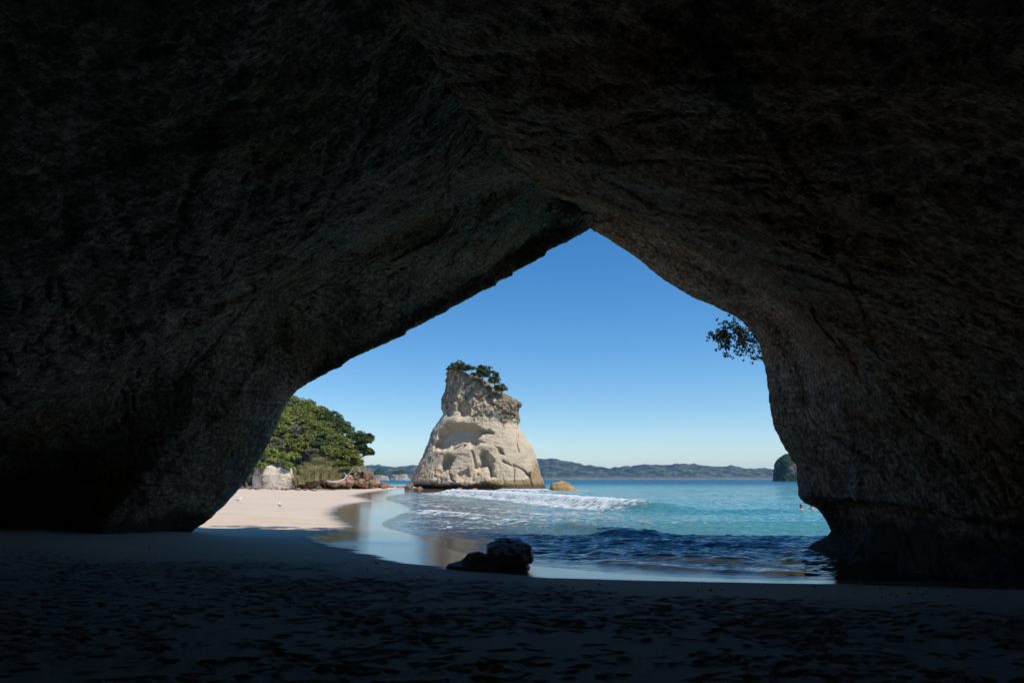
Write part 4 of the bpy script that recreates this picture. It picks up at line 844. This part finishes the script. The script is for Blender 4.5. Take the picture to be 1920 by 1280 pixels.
# leafy branch hanging past the right side of the arch, and trees on the cliff top
def hanging_branch():
    rnd = np.random.RandomState(77); root_p = np.array([9.7, 23.6, 8.9]); Y = 23.9
    root = add('overhanging_tree', None, label='leafy branch hanging in front of the sky at the right side of the arch', cat='tree', loc=root_p)
    tips = [(1332, 632), (1340, 625), (1352, 618), (1362, 602), (1372, 612), (1380, 625), (1365, 640), (1348, 640), (1352, 648), (1372, 645), (1363, 664), (1385, 636), (1395, 622), (1402, 640), (1390, 655), (1400, 662), (1412, 650), (1412, 672), (1420, 660), (1426, 668), (1378, 605), (1358, 630), (1388, 645), (1408, 632), (1366, 622), (1396, 648)]
    hub = [P(1440, 590, 23.8) - root_p, P(1415, 612, 23.9) - root_p, P(1385, 622, 23.9) - root_p, P(1360, 630, 23.9) - root_p]
    items = [([np.array([0.6, -0.7, 0.8]), np.zeros(3)] + hub, [.12, .10, .06, .045, .03, .015])]
    pts, outs = [], []
    for (u, v) in tips:
        e = P(u, v, Y + rnd.uniform(-.3, .3)) - root_p; s = min(hub, key=lambda h: np.linalg.norm(h - e)); m = (s + e) / 2 + np.array([0, 0, .03])
        items.append(([s, m, e], [.022, .015, .006]))
        for c in range(16):
            cc = e + rnd.normal(size=3) * np.array([.11, .14, .09]) if c < 10 else m + rnd.normal(size=3) * .08
            v3 = rnd.normal(size=(6, 3)); v3 /= np.linalg.norm(v3, axis=1)[:, None]; pts.append(cc + v3 * .045); outs.append(v3)
    add('branch', tubes_mesh('branch', items, M['bark'], 6), root)
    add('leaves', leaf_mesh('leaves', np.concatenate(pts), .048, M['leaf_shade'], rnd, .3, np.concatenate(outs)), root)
hanging_branch()
for k, (x, y, zb, r, lab) in enumerate(((-2.6, 21.6, 11.3, 1.9, 'green tree growing on the cliff top over the arch'), (1.2, 21.6, 11.3, 1.7, 'second green tree along the cliff top over the arch'), (-6.8, 21.4, 11.0, 1.8, 'green tree on the cliff top above the left jamb of the arch'))):
    make_tree('clifftop_tree', (x, y, zb), (x + .3, y + 1.0, zb + 2.5), (r * 1.5, r, r * .42), 'leaf', lab, 'tree', 'cliff top trees', 500 + k, nclump=26, per=60, clump_r=.5, leaf=.10, trunk_r=.13)

# ------------------------------------------------------------------ small things
def ground(x, y): return float(sand_z(np.array([x]), np.array([y]))[0][0])
shell_me = None
def shell_mesh():
    th = np.linspace(0, math.pi, 9); r = np.linspace(0.02, 1, 5); g = np.zeros((5, 9, 3))
    g[..., 0] = r[:, None] * np.cos(th) ; g[..., 1] = r[:, None] * np.sin(th); g[..., 2] = 0.45 * (1 - r[:, None] ** 2) + 0.04 * np.cos(th * 16)
    g2 = np.concatenate([g, g[::-1] - np.array([0, 0, 0.06])]); return raw_mesh('shell', g2, grid_faces(10, 9), M['shell'])
shell_me = shell_mesh()
SH = [(1797/2, 1241), (1233/2, 1144), (1303/2, 1124), (513/2, 1240), (1345/2, 1232), (645/2, 1157), (60/2, 1092), (1130/2, 1068), (950/2+960, 1222), (92/2+960, 1159), (67/2+960, 1211), (722/2+960, 1136), (1797/2+960, 1123), (640/2+960, 1135), (440/2, 1230), (1440/2, 1170), (1290/2, 1213), (410/2, 1240), (340/2, 1150), (155/2+960, 1200)]
for k, (u, v) in enumerate(SH):
    q = G(u, v, 0.28); z = ground(q[0], q[1]); q = G(u, v, z); o = add('seashell', shell_me, label='tiny white shell fragment on the dark cave sand', cat='seashell', group='shell fragments', loc=(q[0], q[1], z + .02))
    s = rr.uniform(.014, .03); o.scale = (s, s, s); o.rotation_euler = (rr.uniform(-.8, .5), rr.uniform(-.4, .4), rr.uniform(0, 6.28))
RD = rock_meshes(3, M['dark'])
for k in range(46):
    u = rr.uniform(980, 1880) if k < 34 else rr.uniform(250, 900); v = np.interp(u, [250, 600, 900, 1100, 1560, 1900], [1015, 1040, 1082, 1094, 1100, 1106]) + abs(rr.gauss(0, 14)); q = G(u, v, .1); z = ground(q[0], q[1]); q = G(u, v, z)
    put_rock('pebble', (q[0], q[1], z + .005), rr.uniform(.012, .035), 'small dark pebble on the smooth sand by the water edge', 'pebbles near the water', rr.choice(RD), 'pebble')

def lathe(profile, nt=14, sx=1.0, sy=1.0):
    th = np.linspace(0, 2 * math.pi, nt, endpoint=False); a = np.array(profile)
    g = np.stack([a[:, :1] * np.cos(th) * sx, a[:, :1] * np.sin(th) * sy, np.repeat(a[:, 1:], nt, 1)], -1); return g
def gull(u, v, rot, label):
    q = G(u, v, .7); z = ground(q[0], q[1]); q = G(u, v, z); root = add('seagull', None, label=label, cat='seagull', loc=(q[0], q[1], z)); root.rotation_euler.z = rot
    ts = np.linspace(0, 1, 12); cx = np.interp(ts, [0, .2, .55, .72, .82, .93, 1], [-.24, -.13, .05, .13, .165, .205, .225]); cz = np.interp(ts, [0, .2, .55, .72, .82, .93, 1], [.17, .19, .2, .25, .31, .325, .32]); rd = np.interp(ts, [0, .2, .55, .72, .82, .93, 1], [.012, .06, .085, .055, .043, .04, .012])
    v_, f_ = tube(np.stack([cx, 0 * cx, cz], -1), rd, 12); add('body', raw_mesh('body', v_, f_, M['feather']), root)
    for s in (-1, 1):
        v_, f_ = tube([(.06, s * .075, .22), (-.06, s * .085, .215), (-.2, s * .05, .19), (-.29, s * .02, .175)], [.03, .045, .03, .008], 8); add('wing', raw_mesh('wing', v_, f_, M['grey']), root)
        v_, f_ = tube([(.02, s * .03, .14), (.01, s * .03, .07), (.02, s * .03, 0), (.06, s * .03, 0.002)], [.009, .007, .007, .005], 6); add('leg', raw_mesh('leg', v_, f_, M['beak']), root)
    v_, f_ = tube([(.215, 0, .322), (.25, 0, .316), (.275, 0, .308)], [.014, .011, .003], 6); add('beak', raw_mesh('beak', v_, f_, M['beak']), root)
gull(447, 941, 0.6, 'white seagull standing on the beach close to the cave wall'); gull(525, 952, 2.4, 'white seagull alone in the middle of the dry beach')

def swimmer(u, v, hair, label, rot):
    q = G(u, v, 0.0); root = add('person', None, label=label, cat='person', loc=(q[0], q[1], -0.42)); root.rotation_euler.z = rot
    prof = [(.001, 0), (.15, .02), (.175, .18), (.19, .30), (.20, .40), (.17, .455), (.09, .485), (.058, .51), (.056, .55), (.066, .575), (.078, .62), (.083, .67), (.08, .72), (.062, .765), (.03, .788), (.001, .793)]
    g = lathe(prof, 20); hz = g[..., 2]; torso = 1 - sstep(.44, .52, hz); g[..., 0] *= 1 + .15 * torso; g[..., 1] *= 1 - .42 * torso + .12 * (1 - torso)
    fr = (g[..., 1] < 0) & (hz > .56); g[..., 1] -= np.where(fr, .022 * np.exp(-((hz - .655) / .02) ** 2 - (g[..., 0] / .014) ** 2), 0)          # nose
    g[..., 1] += np.where(fr, .012 * np.exp(-((hz - .69) / .012) ** 2 - ((np.abs(g[..., 0]) - .03) / .014) ** 2), 0)                              # eye sockets
    add('body', raw_mesh('body', g, grid_faces(len(prof), 20, True), M['skin']), root)
    for s in (-1, 1):                                                                       # arms sculling just under the surface
        v_, f_ = tube([(s * .2, 0, .40), (s * .33, -.06, .33), (s * .42, -.2, .30), (s * .44, -.33, .31), (s * .44, -.42, .31)], [.052, .045, .038, .03, .018], 8); add('arm', raw_mesh('arm', v_, f_, M['skin']), root)
    th = np.linspace(0, 2 * math.pi, 18, endpoint=False); rows = []
    for zz, rr_ in ((.60, .082), (.65, .091), (.70, .092), (.745, .08), (.78, .05), (.803, .002)): rows.append(np.stack([rr_ * np.cos(th), rr_ * 1.12 * np.sin(th) + .012, np.full(18, zz) + np.where(np.sin(th) < -.2, np.clip(.72 - zz, 0, .14), 0)], -1))
    add('hair', raw_mesh('hair', np.array(rows), grid_faces(6, 18, True), M[hair]), root)
swimmer(1503, 955, 'hair', 'swimmer with dark hair, head and shoulders above the water', 0.5); swimmer(1522, 953.5, 'hair2', 'swimmer nearest the cave wall, only the head showing', -0.3)

def boat():
    q = G(1402, 899.6); root = add('small_boat', None, label='tiny red boat far out on the bay before the hills', cat='boat', loc=(q[0], q[1], 0)); root.scale = (1.5,) * 3
    L_ = np.linspace(-2.2, 2.4, 12); w = .85 * np.sqrt(np.clip(1 - np.clip((L_ - .2) / 2.2, 0, 1) ** 2, 0, 1)) + .02; g = []
    for x, ww in zip(L_, w): g.append([(x, -ww, .62), (x, -ww * .8, .15), (x, 0, -.25), (x, ww * .8, .15), (x, ww, .62), (x, ww * .85, .5), (x, 0, .3), (x, -ww * .85, .5)])
    add('hull', raw_mesh('hull', np.array(g), grid_faces(12, 8, True), M['boat']), root)
    add('cabin', raw_mesh('cabin', lathe([(.001, .4), (.55, .4), (.6, 1.1), (.5, 1.6), (.001, 1.65)], 8), grid_faces(5, 8, True), M['white']), root)
    v_, f_ = tube([(-.3, 0, 1.5), (-.3, 0, 3.2)], [.05, .03], 6); add('mast', raw_mesh('mast', v_, f_, M['cloth']), root)
boat()

# ------------------------------------------------------------------ air of the bay
def haze():
    x0, x1, y0, y1, z0, z1 = -11000, 13500, -60, 9500, -12, 190
    v = [(x, y, z) for x in (x0, x1) for y in (y0, y1) for z in (z0, z1)]
    f = [(0, 1, 3, 2), (4, 6, 7, 5), (0, 4, 5, 1), (2, 3, 7, 6), (0, 2, 6, 4), (1, 5, 7, 3)]
    m = bpy.data.materials.new('haze'); m.use_nodes = True; nt = m.node_tree; nt.nodes.remove(nt.nodes['Principled BSDF'])
    pv = nt.nodes.new('ShaderNodeVolumePrincipled'); pv.inputs['Color'].default_value = (0.30, 0.58, 1.0, 1); pv.inputs['Density'].default_value = 0.000062; pv.inputs['Anisotropy'].default_value = 0.0
    nt.links.new(pv.outputs[0], nt.nodes['Material Output'].inputs['Volume'])
    add('haze', raw_mesh('haze', np.array(v), np.array(f), m, False), kind='stuff', label='thin blue sea haze over the whole bay', cat='haze')
haze()
